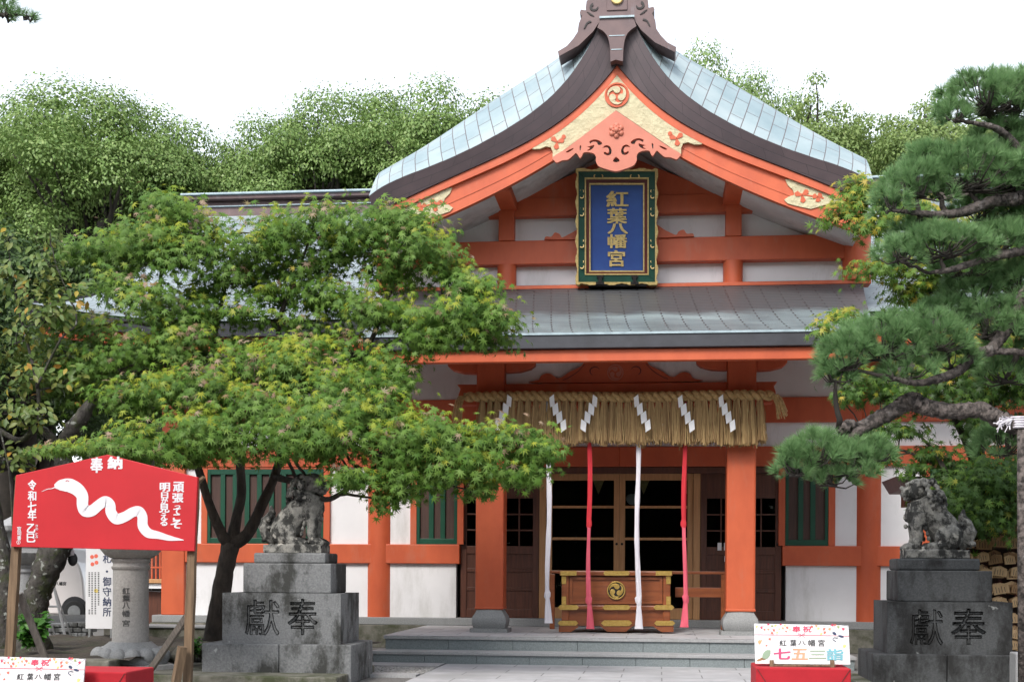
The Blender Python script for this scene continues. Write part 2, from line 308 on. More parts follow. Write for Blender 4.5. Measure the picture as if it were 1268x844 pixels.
    def mirror(s):                                         # adds the copy across the hall's axis
        o = len(s.v); fs = list(s.f)
        if s.uv: s.uv.update({k + o: v for k, v in list(s.uv.items())})
        s.v += [(-x, y, z) for x, y, z in s.v]; s.f += [tuple(i + o for i in f[::-1]) for f in fs]; return s
    def flipped(s):
        t = MB(); t.v = [(-x, y, z) for x, y, z in s.v]; t.f = [f[::-1] for f in s.f]; t.uv = dict(s.uv) if s.uv else None; return t
    def mesh(s, name):
        me = bpy.data.meshes.new(name); me.from_pydata(s.v, [], s.f); me.update()
        if s.uv:
            l = me.uv_layers.new(name='UVMap')
            for lp in me.loops: l.data[lp.index].uv = s.uv.get(lp.vertex_index, (0, 0))
        return me

def thing(name, label, cat, loc=(0, 0, 0), group=None):
    o = bpy.data.objects.new(name, None); COL.objects.link(o); o.location = loc; o.empty_display_size = .2
    o['label'] = label; o['category'] = cat
    if group: o['group'] = group
    return o
def tag(o, label, cat, group=None, kind=None):
    o['label'] = label; o['category'] = cat
    if group: o['group'] = group
    if kind: o['kind'] = kind
    return o
def islands(mb):
    p = list(range(len(mb.v)))
    def find(a):
        while p[a] != a: p[a] = p[p[a]]; a = p[a]
        return a
    for f in mb.f:
        r = find(f[0])
        for i in f[1:]: p[find(i)] = r
    out = {}
    for f in mb.f: out.setdefault(find(f[0]), []).append(f)
    res = []
    for fs in out.values():
        ids = sorted({i for f in fs for i in f}); mp = {q: k for k, q in enumerate(ids)}; t = MB()
        t.v = [mb.v[i] for i in ids]; t.f = [tuple(mp[i] for i in f) for f in fs]
        if mb.uv: t.uv = {mp[i]: mb.uv[i] for i in ids if i in mb.uv}
        res.append(t)
    return res
def part(mb, name, material, parent=None, bevel=0, smooth=None, solid=0, split=0):
    if split: return [part(t, name, material, parent, bevel, smooth, solid) for t in islands(mb)][0]
    me = mb if isinstance(mb, bpy.types.Mesh) else mb.mesh(name)
    for mm in (material if isinstance(material, (list, tuple)) else [material]): me.materials.append(mm)
    o = bpy.data.objects.new(name, me); COL.objects.link(o)
    if parent is not None:
        o.parent = parent
        if parent.type == 'EMPTY': o.location = -Vector(parent.location)
    else:
        n = len(me.vertices); co = np.empty(n * 3); me.vertices.foreach_get('co', co); co = co.reshape(-1, 3)
        org = np.array([co[:, 0].mean(), co[:, 1].mean(), co[:, 2].min()]); me.vertices.foreach_set('co', (co - org).ravel()); me.update()
        o.location = org
    if solid: x = o.modifiers.new('solid', 'SOLIDIFY'); x.thickness = solid; x.offset = 0
    if bevel:
        x = o.modifiers.new('bevel', 'BEVEL'); x.width = bevel; x.segments = 2; x.limit_method = 'ANGLE'; x.angle_limit = R(40)
    if smooth is not None:
        me.shade_smooth()
        if smooth < 180: me.set_sharp_from_angle(angle=R(smooth))
    return o
def copy_thing(root, loc, label=None, group=None):
    c = root.copy(); COL.objects.link(c); c.location = loc
    if label: c['label'] = label
    if group: c['group'] = group
    for ch in list(root.children):
        k = ch.copy(); COL.objects.link(k); k.parent = c
        for g in ch.children:
            q = g.copy(); COL.objects.link(q); q.parent = k
    return c
def _curve_mesh(cu):
    o = bpy.data.objects.new('tmp', cu); COL.objects.link(o); dg = bpy.context.evaluated_depsgraph_get(); dg.update()
    m = o.evaluated_get(dg).to_mesh(); vs = [tuple(v.co) for v in m.vertices]; fs = [tuple(p.vertices) for p in m.polygons]
    o.evaluated_get(dg).to_mesh_clear(); bpy.data.objects.remove(o); bpy.data.curves.remove(cu); return vs, fs
def fill(mb, loops, y0, y1):                               # flat shape with holes, loops of (x, z)
    cu = bpy.data.curves.new('c', 'CURVE'); cu.dimensions = '2D'; cu.fill_mode = 'BOTH'; cu.extrude = abs(y1 - y0) / 2
    for lp in loops:
        sp = cu.splines.new('POLY'); sp.points.add(len(lp) - 1); sp.use_cyclic_u = True
        for p, (x, z) in zip(sp.points, lp): p.co = (x, z, 0, 1)
    vs, fs = _curve_mesh(cu); ym = (y0 + y1) / 2
    return mb.add([(x, ym - z, y) for x, y, z in vs], fs)
_tc = {}
def glyph(ch):
    k = ch
    if k not in _tc:
        cu = bpy.data.curves.new('t', 'FONT'); cu.body = ch; cu.size = 1; cu.extrude = .5; cu.resolution_u = 3
        _tc[k] = _curve_mesh(cu)
    return _tc[k]
def glyphs(mb, ch, cx, cy, w, h, Y, th=.004, bold=.02, slant=0.0, yf=None):
    """one character filling the pixel box centred (cx, cy), standing th proud of depth Y"""
    vs, fs = glyph(ch)
    xs = [v[0] for v in vs]; ys = [v[1] for v in vs]; x0, x1, y0, y1 = min(xs), max(xs), min(ys), max(ys)
    if ch in '一三二・っ': x0, x1, y0, y1 = .04, .96, -.08, .84
    for kk, (ox, oy) in enumerate(((0, 0), (bold, bold * .6), (-bold, bold * .6), (bold, -bold * .6), (-bold, -bold * .6)) if bold else ((0, 0),)):
      out = []
      for x, y, z in vs:
        x += ox; y += oy
        u = (x - (x0 + x1) / 2) / (x1 - x0); v = (y - (y0 + y1) / 2) / (y1 - y0)
        yy = yf(cy - v * h) if yf else Y
        p = W(cx + u * w + slant * v * h, cy - v * h, yy); out.append((p.x, yy - th / 2 - th * (1 + .09 * kk) * z, p.z))
      mb.add(out, fs)
    return mb
def smooth_pts(pts, n=5):                                  # Catmull-Rom through the points
    pts = [np.array(p, float) for p in pts]; out = []
    P = [2 * pts[0] - pts[1]] + pts + [2 * pts[-1] - pts[-2]]
    for i in range(1, len(P) - 2):
        for j in range(n):
            t = j / n; a, b, c, d = P[i - 1], P[i], P[i + 1], P[i + 2]
            out.append(.5 * (2 * b + (c - a) * t + (2 * a - 5 * b + 4 * c - d) * t * t + (3 * b - a - 3 * c + d) * t ** 3))
    out.append(pts[-1]); return out
def spts(px, Y, n=5): return [P2(a[0], a[1], Y) for a in smooth_pts(px, n)]
def mirx(lp): return [(-x, z) for x, z in lp]
def sym(lp): return lp + [(-x, z) for x, z in reversed(lp)]  # half outline from axis to axis
def comma(mb, cx, cz, r, a0, y0, y1):
    """one curled comma of a three-comma crest: round head with a tail along the rim"""
    hx, hz = cx + .50 * r * math.cos(a0), cz + .50 * r * math.sin(a0); mb.disc(hx, hz, .335 * r, y0, y1, 18)
    pts = []; ws = []
    for i in range(13):
        t = i / 12; a = a0 + t * 1.75; rr = (.60 + .27 * min(1, t * 1.5)) * r
        pts.append((cx + rr * math.cos(a), cz + rr * math.sin(a))); ws.append(r * (.46 * (1 - t) ** .8 + .02))
    mb.ribbon(pts, ws, y0 + .0007, y1)
def tomoe(mb, cx, cz, r, y0, y1, ring=.1, rot=90):
    for k in range(3): comma(mb, cx, cz, r * .92, R(rot + 120 * k), y0, y1)
    if ring: mb.ribbon([(cx + r * math.cos(2 * math.pi * i / 40), cz + r * math.sin(2 * math.pi * i / 40)) for i in range(41)], r * ring, y0 + .0015, y1)
def remesh(mb, name, vox, noise=0.0, nscale=.1, smooth=2):
    me = mb.mesh('tmp'); o = bpy.data.objects.new('tmp', me); COL.objects.link(o)
    x = o.modifiers.new('r', 'REMESH'); x.mode = 'VOXEL'; x.voxel_size = vox
    if smooth: x = o.modifiers.new('s', 'SMOOTH'); x.iterations = smooth; x.factor = .5
    if noise:
        tx = bpy.data.textures.new('n', 'CLOUDS'); tx.noise_scale = nscale; tx.noise_depth = 4
        x = o.modifiers.new('d', 'DISPLACE'); x.texture = tx; x.strength = noise; x.mid_level = .5
    dg = bpy.context.evaluated_depsgraph_get(); dg.update()
    out = bpy.data.meshes.new_from_object(o.evaluated_get(dg)); out.name = name
    bpy.data.objects.remove(o); return out

# ------------------------------------------------------------------ the setting
FL = .35                                                    # level of the stone platform
g = MB(); g.grid([[(-400, -60, 0), (400, -60, 0)], [(-400, 900, 0), (400, 900, 0)]]); o = part(g, 'ground', M['gravel']); o['kind'] = 'structure'
pv = MB()
for rows in ([[(-2.05, 5, .02), (2.15, 5, .02)], [(-2.05, 16.66, .02), (2.15, 16.66, .02)]],):
    pv.grid(rows)
o = part(pv, 'paving', M['paving']); o['kind'] = 'structure'
kb = MB().box(-3.1, -2.07, 14.62, 14.9, .0, .035).box(-3.1, -2.07, 16.1, 16.64, .0, .03)
o = part(kb, 'paving_border', M['granitecap']); o['kind'] = 'structure'
gb = MB()
for i in range(1500):
    gb.ball((random.uniform(-3.0, -2.08), random.uniform(14.92, 16.08), random.uniform(.0, .012)), random.uniform(.012, .026), 4, (1, 1, .6))
o = part(gb, 'gravel_bed', M['pebble'], smooth=180); tag(o, 'bed of pale pebbles beside the left end of the stone steps', 'gravel', kind='stuff')
bed = MB(); nx, ny = 40, 24
bed.grid([[(-9.5 + 4.66 * j / nx, 13.3 + 4.6 * i / ny, .25 + .02 * math.sin(j * 1.3) * math.sin(i * .9) + random.uniform(-.015, .015)) for j in range(nx + 1)] for i in range(ny + 1)])
bed.grid([[(-4.84 + 1.7 * j / 14, 15.05 + 2.9 * i / 14, .22 + random.uniform(-.015, .015)) for j in range(15)] for i in range(15)])
o = part(bed, 'planting_bed_soil', M['earth'], smooth=180); o['kind'] = 'structure'

# stone kerb along the bed
kr = thing('bed_kerb', 'mossy stone kerb in front of the lantern along the planting bed', 'kerb', (-6, 13.2, 0))
xs = [-9.6, -8.4, -7.35, -6.1, -4.95]
for a, b in zip(xs, xs[1:]): part(MB().box(a + .006, b - .006, 13.05 + random.uniform(0, .04), 13.36, 0, .27 + random.uniform(-.02, .02)), 'kerb_stone', M['mossy'], kr, bevel=.02)

# platform with steps
pl = thing('stone_platform', 'blue-grey granite platform with two wide steps under the porch', 'platform', (0, 18, 0))
top = MB(); top.grid([[(-2.95, 17.03, FL), (2.95, 17.03, FL)], [(-2.95, 20.4, FL), (2.95, 20.4, FL)]])
part(top, 'platform_top', M['paving'], pl)
for st, (yf, z0, z1, xe) in enumerate(((17.05, .17, FL, 2.92), (16.66, 0, .175, 3.0))):
    mbs = MB(); n = 7 if st == 0 else 9; off = .0
    x = -xe
    ws = [2 * xe / n] * n
    for w in ws: mbs.box(x + .002, x + w - .002, yf, yf + 1.2 if st else 20.4, z0, z1 - .045); x += w
    part(mbs, 'riser', M['graniteblue'], pl, bevel=.004)
    part(MB().box(-xe - .02, xe + .02, yf - .025, yf + .45, z1 - .045, z1 - .003), 'step_edge', M['granitecap'], pl, bevel=.006)

# ------------------------------------------------------------------ the hall
hall = thing('shrine_hall', 'vermilion and white shrine hall with a curved copper gable roof', 'shrine hall', (0, 21, 0))
H = lambda mb, name, m, **k: part(mb, name, m, hall, **k)
YW = 20.4
zz = lambda py, px=763, Y=YW: W(px, py, Y).z
# stone sill and base
H(MB().box(-7.35, 7.35, 20.3, 20.9, FL + .002, FL + .115), 'stone_sill', M['granite'], bevel=.01)
H(MB().box(-7.35, -2.96, 20.22, 21, 0, FL).box(2.96, 7.35, 20.22, 21, 0, FL), 'foundation', M['mossy'], bevel=.01, split=1)
WC = 3.74
zr0, zr1 = 1.30, 1.60                                       # waist rail
zt0, zt1 = 2.80, 3.10                                       # head rail over the windows
zu0, zu1 = 3.46, 3.84                                       # upper rail
ZS = FL + .115
wall = MB()
for s in (-1, 1):
    for a, b in ((2.52, WC - .15), (WC + .15, 6.95)):
        x0, x1 = sorted((s * a, s * b))
        wall.box(x0, x1, YW + .08, YW + .22, ZS, zr0)
        wall.box(x0, x1, YW + .08, YW + .22, zr1, zt0)
        wall.box(x0, x1, YW + .08, YW + .22, zt1, zu0)
        wall.box(x0, x1, YW + .08, YW + .22, zu1, 5.0)
wall.box(-2.52, 2.52, YW + .08, YW + .22, zt1, zu0).box(-2.52, 2.52, YW + .08, YW + .22, zu1, 5.0)
H(wall, 'wall', M['plaster'], split=1)
H(MB().box(-7.1, -6.96, 20.7, 28, .3, 5.2).box(6.96, 7.1, 20.7, 28, .3, 5.2).box(-7, 7, 28, 28.2, .3, 5.2), 'rear_wall', M['plaster'], split=1)
for (z0, z1, inner) in ((zr0, zr1, 2.46), (zt0, zt1, 0), (zu0, zu1, 0)):
    mb = MB()
    for s in (-1, 1):
        x0, x1 = sorted((s * inner, s * (WC - .1))); mb.box(x0, x1, YW + .02, YW + .3, z0, z1)
        x0, x1 = sorted((s * (WC + .1), s * 6.95)); mb.box(x0, x1, YW + .02, YW + .3, z0, z1)
    H(mb, 'wall_rail', M['verm'], bevel=.012, split=1)
for s in (-1, 1):
    H(MB().cyl(s * WC, YW + .2, .215, FL + .115, 4.9, 32), 'wall_column', M['verm'], smooth=40)
    H(MB().box(s * 7.05 - .19, s * 7.05 + .19, YW, YW + .38, ZS, 4.9), 'corner_post', M['verm'], bevel=.015)
def window(x0, x1, z0, z1, nb):
    fr = MB(); w = .05
    fr.box(x0 - .1, x0, YW + .03, YW + .1, z0, z1 + .02).box(x1, x1 + .1, YW + .03, YW + .1, z0, z1 + .02).box(x0, x1, YW + .031, YW + .1, z1 + .0005, z1 + .02)
    f = H(fr, 'window', M['verm'], bevel=.006)
    gf = MB().box(x0 + .002, x0 + w, YW + .035, YW + .1, z0 + .002, z1).box(x1 - w, x1 - .002, YW + .035, YW + .1, z0 + .002, z1).box(x0 + w, x1 - w, YW + .037, YW + .1, z0 + .002, z0 + .09).box(x0 + w, x1 - w, YW + .037, YW + .1, z1 - .08, z1)
    for i in range(nb):
        x = x0 + w + (x1 - x0 - 2 * w) * (i + 1) / (nb + 1); gf.box(x - .038, x + .038, YW + .042, YW + .075, z0 + .09, z1 - .08)
    part(gf, 'window_bars', M['green'], f, bevel=.004)
    part(MB().box(x0 + .01, x1 - .01, YW + .076, YW + .079, z0 + .01, z1 - .01), 'shutter_board', M['board'], f)
for s in (-1, 1):
    a, b = sorted((s * 2.50, s * 3.14)); window(a, b, zr1, zt0 - .01, 2)
window(-6.50, -4.62, zr1, zt0 - .03, 8); window(4.62, 6.5, zr1, zt0 - .03, 8)

# dark room behind the doors
rm = MB().box(-2.5, 2.5, 21.0, 27, .38, .45).box(-2.5, 2.5, 21.0, 27, 3.2, 3.3).box(-2.6, -2.5, 20.9, 27, .4, 3.3).box(2.5, 2.6, 20.9, 27, .4, 3.3).box(-2.6, 2.6, 27, 27.1, .4, 3.3)
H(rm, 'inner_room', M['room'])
# door surround and doors
H(MB().box(-2.46, 2.46, YW + .06, YW + .3, zt0 - .10, zt0 - .004), 'door_lintel', M['dwood'], bevel=.008)
ZD = zt0 - .10; Z0 = ZS + .002
def dark_door(x0, x1, Y, handle=0):
    st = MB(); w = .095; zm = 1.46
    st.box(x0, x0 + w, Y, Y + .05, Z0, ZD).box(x1 - w, x1, Y, Y + .05, Z0, ZD)
    for z0, z1 in ((Z0, Z0 + .14), (zm, zm + .12), (ZD - .38, ZD)): st.box(x0 + w, x1 - w, Y + .002, Y + .05, z0, z1)
    for z in (Z0 + .42, Z0 + .71): st.box(x0 + w, x1 - w, Y + .006, Y + .05, z, z + .055)
    xm = (x0 + x1) / 2; zp = (zm + .12, ZD - .38)
    st.box(xm - .012, xm + .012, Y + .01, Y + .04, *zp)
    for k in (1, 2): z = zp[0] + (zp[1] - zp[0]) * k / 3; st.box(x0 + w, x1 - w, Y + .012, Y + .04, z - .012, z + .012)
    d = H(st, 'wooden_door', M['dwood'], bevel=.005)
    part(MB().box(x0 + w - .01, x1 - w + .01, Y + .022, Y + .04, Z0 + .1, zm + .02), 'lower_panel', M['dwood'], d)
    part(MB().box(x0 + w - .005, x1 - w + .005, Y + .024, Y + .028, zm + .1, ZD - .36), 'door_pane', M['glass'], d)
    if handle: part(MB().ball((x0 + .05 if handle < 0 else x1 - .05, Y - .012, 1.62), .03, 8).ball((x0 + .05 if handle < 0 else x1 - .05, Y - .012, 2.6), .022, 8), 'door_stud', M['iron'], d)
for s in (-1, 1):
    for a, b, y, h in ((1.24, 1.86, YW + .17, 0), (1.84, 2.455, YW + .11, 1)):
        x0, x1 = sorted((s * a, s * b)); dark_door(x0, x1, y, h * s)
def glass_door(x0, x1, Y):
    st = MB(); w = .085
    st.box(x0, x0 + w, Y, Y + .05, Z0, ZD).box(x1 - w, x1, Y, Y + .05, Z0, ZD)
    st.box(x0 + w, x1 - w, Y + .002, Y + .05, Z0, Z0 + .17).box(x0 + w, x1 - w, Y + .002, Y + .05, ZD - .10, ZD)
    for z in (2.19, 1.70, 1.19): st.box(x0 + w, x1 - w, Y + .008, Y + .042, z - .02, z + .02)
    d = H(st, 'glass_door', M['lwood'], bevel=.004)
    part(MB().box(x0 + w - .005, x1 - w + .005, Y + .022, Y + .027, Z0 + .16, ZD - .09), 'glass_pane', M['glass'], d)
    hx = x1 - .04 if x1 < .1 else x0 + .04
    part(MB().disc(hx, 1.62, .02, Y - .004, Y + .01, 12), 'finger_pull', M['iron'], d)
glass_door(-1.125, .0, YW + .2); glass_door(.003, 1.125, YW + .2)
H(MB().box(-1.235, -1.13, YW + .17, YW + .3, Z0, ZD).box(1.13, 1.235, YW + .17, YW + .3, Z0, ZD), 'door_jamb', M['lwood'], bevel=.006, split=1)

for a_ in ((888.5, 671.5, 893.5, 681), (896.5, 671.5, 899.5, 681), (897, 688, 900, 695)): H(MB().pbox(*a_, YW + .165, .004), 'paper_note', M['paper'])
# porch columns, stone bases, beam and brackets
KX, KY = 1.71, 18.4
for s in (-1, 1):
    c = H(MB().box(s * KX - .195, s * KX + .195, KY - .195, KY + .195, .66, 4.16), 'porch_column', M['verm'], bevel=.025)
    bs = MB().lathe(s * KX, KY, [(.28, FL + .001), (.28, FL + .05), (.225, FL + .052), (.24, FL + .09), (.255, FL + .15), (.245, FL + .21), (.20, FL + .28), (.175, FL + .335)], 32, square=.8)
    part(bs, 'base_stone', M['granite'], c, smooth=40)
    part(MB().box(s * KX - .2, s * KX + .2, KY - .2, KY + .2, .668, .70), 'column_shoe', M['verm'], c, bevel=.006)
ZB0, ZB1 = zz(485, 763, 18.25), zz(473.5, 763, 18.25)
bm = MB().box(-KX + .19, KX - .19, KY - .12, KY + .12, ZB0 - .16, ZB1)
for s in (-1, 1):
    e = [(KX + .19, ZB0 - .16), (KX + .42, ZB0 - .16), (KX + .46, ZB0 - .02), (KX + .43, ZB1 - .06), (KX + .48, ZB1), (KX + .19, ZB1)]
    bm.prism([(s * x, z) for x, z in (e if s > 0 else e[::-1])], KY - .12, KY + .12)
H(bm, 'porch_beam', M['verm'], bevel=.015)
for s in (-1, 1):
    H(MB().box(s * KX - .09, s * KX + .09, KY + .2, YW + .05, 3.55, 3.85), 'tie_beam', M['verm'], bevel=.015)
    ZA0, ZA1 = zz(460, 763, 18.3), zz(446, 763, 18.3)
    br = MB()
    for t in (-1, 1):
        lp = [(.196, ZA0), (.40, ZA0 + .01), (.55, ZA0 + .05), (.61, ZA0 + .10), (.61, ZA1), (.196, ZA1)]
        lp = [(s * KX + t * x, z) for x, z in lp]; br.prism(lp if t > 0 else lp[::-1], KY - .11, KY + .11)
    H(br, 'bracket_arm', M['verm'], bevel=.012, split=1)
H(MB().box(-KX, KX, KY + .02, KY + .1, ZB1 - .01, 4.2), 'transom_panel', M['plaster'])
# frog-leg strut with its crest
YK = KY - .06
half = spts([(763, 448), (735, 448), (724, 448.5), (720, 453), (712, 457), (704, 461), (697, 466), (690, 468), (684, 464), (677, 462), (670, 465), (667, 470), (660, 473.5), (763, 473.5)], YK, 3)
k = MB(); fill(k, [[(x, z) for x, z in half if x < 0.02] + [(-x, z) for x, z in reversed(half) if x < 0.02]], YK, YK + .07)
fs_ = H(k, 'frog_leg_strut', M['verm'], bevel=.004)
c = MB(); cx, cz = 0, zz(461, 763, YK); tomoe(c, cx, cz, .105, YK - .012, YK, .14); part(c, 'strut_crest', M['salmon'], fs_)
c = MB()
for s in (-1, 1):
    c.ribbon([(s * x, z) for x, z in [(.28 + .07 * math.cos(a), cz + .02 + .06 * math.sin(a)) for a in [R(-60 + 36 * i) for i in range(7)]]], [.006, .012, .016, .016, .014, .01, .004], YK - .006, YK + .001)
    c.ribbon([(s * x, z) for x, z in [(.42, cz + .115), (.50, cz + .03), (.55, cz - .01), (.60, cz - .04), (.66, cz - .075), (.72, cz - .095)]], .010, YK - .004, YK + .001)
part(c, 'carved_line', M['maroon'], fs_)

# ------------------------------------------------------------------ roofs
def curve_fit(px, Y, deg=4):
    pts = [P2(a, b, Y) for a, b in px]; xs = np.array([p[0] for p in pts]); zs = np.array([p[1] for p in pts])
    x = np.concatenate([xs]); c = np.polyfit(x, zs, deg); return xs.min(), xs.max(), c
NG = 34
def samp(fit, x_in, x_out, n=NG):
    return [(x_in + (x_out - x_in) * i / n, float(np.polyval(fit[2], x_in + (x_out - x_in) * i / n))) for i in range(n + 1)]
YV = 18.2
f_vt = curve_fit([(743, 26), (734.5, 51.6), (715.6, 80.8), (695, 104.8), (672.7, 127.2), (643.4, 149.5), (612.5, 170.2), (574.7, 187.3), (536.9, 202.8), (499, 220), (452.7, 245.8)], YV, 5)
f_vb = curve_fit([(762, 79.8), (746.6, 99.7), (722.5, 123.8), (695, 146), (660.6, 168.4), (626, 187.3), (591.9, 202.8), (554, 218.3), (516.3, 237.2), (464.7, 261.3)], YV, 5)
f_bb = curve_fit([(763, 140), (720, 170), (683, 196), (660.6, 209.7), (626, 226.9), (591.9, 244), (554, 263), (464.7, 300)], YV, 4)
f_mn = curve_fit([(728, 46), (710.5, 63.6), (695, 73.9), (674, 86), (643, 108), (612.5, 128.9), (574.7, 153), (536.9, 178.8), (499, 202.8), (454.4, 226.9)], 19.3, 5)
XE = -3.43
vt = samp(f_vt, -.20, XE); vb = samp(f_vb, -.0, XE + .06); mn = samp(f_mn, -.14, XE)
vb[0] = (0.0, vb[0][1])
ZRT = 8.86
sl = MB()
rows = []
for i in range(NG + 1):
    row = []
    for q in [0, .12, .26, .42, .6, .8, 1.0]:
        gq = math.sin(q * math.pi / 2); y = YV + 1.1 * q
        row.append((vt[i][0] + (mn[i][0] - vt[i][0]) * gq, y, vt[i][1] + (mn[i][1] - vt[i][1]) * gq))
    for y in (20.2, 21.5, 24.2): row.append((mn[i][0], y, mn[i][1]))
    rows.append(row)
sl.grid(rows); H(sl.mirror(), 'gable_roof', M['patina'], smooth=60, split=1)
vg = MB(); rows = [[(vt[i][0] * (1 - q) + vb[i][0] * q, YV + .06 * q, vt[i][1] * (1 - q) + vb[i][1] * q) for q in [j / 4 for j in range(5)]] for i in range(NG + 1)]
vg.grid([list(r) for r in zip(*rows)], flip=False)
vg.grid([[(x, YV + .06 + y, z) for x, z in vb] for y in (0, .25)], flip=True)
vg.grid([[(vt[-1][0] * (1 - q) + vb[-1][0] * q, YV + .06 * q + dy, vt[-1][1] * (1 - q) + vb[-1][1] * q) for dy in (0, 1.0)] for q in (0, .5, 1)])
H(vg.mirror(), 'verge_edge', M['copperdark'], smooth=50, split=1)
# sheet under the eave sides
us = MB(); us.grid([[(XE, YV + .1, vt[-1][1]), (XE, 24, mn[-1][1])], [(XE + .1, YV + .1, vb[-1][1]), (XE + .1, 24, vb[-1][1])]]); H(us.mirror(), 'gable_eave_side', M['copperdark'], split=1)
# bargeboards with an upper moulding
moul = [(x, z - .006) for x, z in vb]; mlow = [(x, z - .105 - .03 * (1 - i / NG)) for i, (x, z) in enumerate(vb)]
bb = samp(f_bb, -.0, XE + .1)
for s in (-1, 1):
    def strip(a, b, y0, y1):
        m = MB(); n = len(a)
        vs = []
        for (x0, z0), (x1, z1) in zip(a, b): vs += [(s * -x0, y0, z0), (s * -x1, y0, z1), (s * -x0, y1, z0), (s * -x1, y1, z1)]
        fs = []
        for i in range(n - 1):
            q, w = 4 * i, 4 * i + 4
            fs += [(q, q + 1, w + 1, w), (q, w, w + 2, q + 2), (q + 1, q + 3, w + 3, w + 1), (q + 2, w + 2, w + 3, q + 3)]
        fs += [(0, 2, 3, 1), (4 * n - 4, 4 * n - 3, 4 * n - 1, 4 * n - 2)]
        if s < 0: fs = [f[::-1] for f in fs]
        return m.add(vs, fs)
    brd = H(strip([(x, z + .02) for x, z in mlow], bb, YV + .14, YV + .24), 'bargeboard', M['verm'])
    part(strip(moul, mlow, YV + .085, YV + .26), 'bargeboard_moulding', M['verm'], brd)
    lp = [(a[0] * .45 + b[0] * .55, a[1] * .42 + b[1] * .58) for a, b in zip(mlow, bb)]
    part(strip([(x, z + .007) for x, z in lp], [(x, z - .007) for x, z in lp], YV + .133, YV + .15), 'bargeboard_bead', M['verm'], brd)
# soffit boards under the gable
so = MB(); base_ = [(x, z + .10) for x, z in bb]
so.grid([[(x, y, z) for x, z in base_] for y in (YV + .25, 19.7)], flip=True)
H(so.mirror(), 'gable_soffit', M['soffit'], smooth=60, split=1)

# gable wall
YG = 19.6
gw = MB(); pts = [(x, z + .12) for x, z in bb]
vsx = [(x, YG + .1, z) for x, z in pts] + [(x, YG + .1, 5.0) for x, z in pts]; n = len(pts)
gw.add(vsx, [(i, i + 1, n + i + 1, n + i) for i in range(n - 1)]); H(gw.mirror(), 'gable_wall', M['plaster'], split=1)
gz = lambda py, px=763, Y=YG - .05: W(px, py, Y).z
YP = YG - .1
B1, B0 = gz(296), gz(325.5)
H(MB().box(-3.5, 3.5, YP + .02, YG + .15, B0, B1), 'gable_beam', M['verm'], bevel=.012)
T1, T0 = gz(243), gz(265.5)
tb = MB().box(-1.6, 1.6, YP + .03, YG + .15, T0, T1)
for s in (-1, 1):
    lp = [(1.7, T1 + .02), (1.7, T0), (2.62, T0), (2.5, T0 + .02)]
    lp = [(s * x, z) for x, z in [(1.72, T0), (2.62, T0), (1.72, T1 + .12)]]; tb.prism(lp if s > 0 else lp[::-1], YP + .03, YG + .15)
    lp = [(s * x, z) for x, z in [(.45, T1 - .01), (1.5, T1 - .01), (.10, T1 + .60), (.10, T1 + .38)]]; tb.prism(lp if s > 0 else lp[::-1], YP + .05, YG + .15)
H(tb, 'gable_tie_beam', M['verm'], bevel=.01)
H(MB().box(-3.6, 3.6, YP - .03, YG + .15, gz(357.5), gz(353)), 'gable_sill', M['verm'], bevel=.006)
for s in (-1, 1):
    x = s * 1.655
    H(MB().cyl(x, YG + .02, .142, gz(353), B0, 24), 'gable_post', M['verm'], smooth=40)
    H(MB().box(x - .115, x + .115, YP - .005, YG + .16, B1, T1 + .2), 'gable_strut', M['verm'], bevel=.01)
    H(MB().box(x - .16, x + .16, YV + .3, YG + .1, gz(245, 763, 19), gz(229, 763, 19)), 'purlin_end', M['verm'], bevel=.012)
    H(MB().cyl(s * 3.41, YG + .0, .20, gz(353), B1 + .02, 24), 'gable_corner_post', M['verm'], smooth=40)
    k = MB()
    for cxp in (690, 836):
        pass
    lp = spts([(674, 296.5), (676, 293), (683, 293), (687, 288), (693, 290), (696, 294), (703, 291), (712, 286), (722, 280), (722, 296.5)], YP - .01, 3)
    if s > 0: lp = [(-x, z) for x, z in lp][::-1]
    fill(k, [lp], YP - .02, YP + .06); H(k, 'cloud_strut', M['verm'])

# carved cream panels, pendant and rosette
YC = YV + .10
cr = [(763, 93), (735, 121), (705, 146.5), (680, 166), (655.5, 183.5), (662, 185), (669, 184.5), (676, 181.5), (682, 182.5), (684.5, 188), (684.3, 195.5), (690, 192), (720, 170), (763, 137)]
lp = [P2(a, b, YC) for a, b in cr]; x0 = lp[0][0]
lp = [(min(0, x), z) for x, z in lp]
k = MB(); fill(k, [lp + mirx(lp[1:-1])[::-1]], YC - .012, YC + .05); H(k, 'carved_gable_panel', M['cream'])
k = MB(); tomoe(k, 0, W(763, 118.5, YC).z, .155, YC - .035, YC - .012, .16, 90)
H(MB().disc(0, W(763, 118.5, YC).z, .15, YC - .018, YC - .0125, 32), 'crest_ground', M['verm'], split=1)
k2 = MB(); tomoe(k2, 0, W(763, 118.5, YC).z, .15, YC - .034, YC - .018, 0, 90); H(k2, 'gable_crest', M['cream'])
k2 = MB(); zc = W(763, 118.5, YC).z; k2.ribbon([(.158 * math.cos(2 * math.pi * i / 40), zc + .158 * math.sin(2 * math.pi * i / 40)) for i in range(41)], .02, YC - .03, YC - .012); H(k2, 'crest_ring', M['verm'])
def motif(mb, cx, cy, r, Y, s=1):
    for a in (20, 140, 260):
        q = R(a); mb.ribbon([P2(cx + s * r * t * math.cos(q), cy - r * t * math.sin(q), Y) for t in (0, .4, .75, 1)], [.02, .05, .075, .02], Y - .006, Y + .004)
YQ = YC - .016
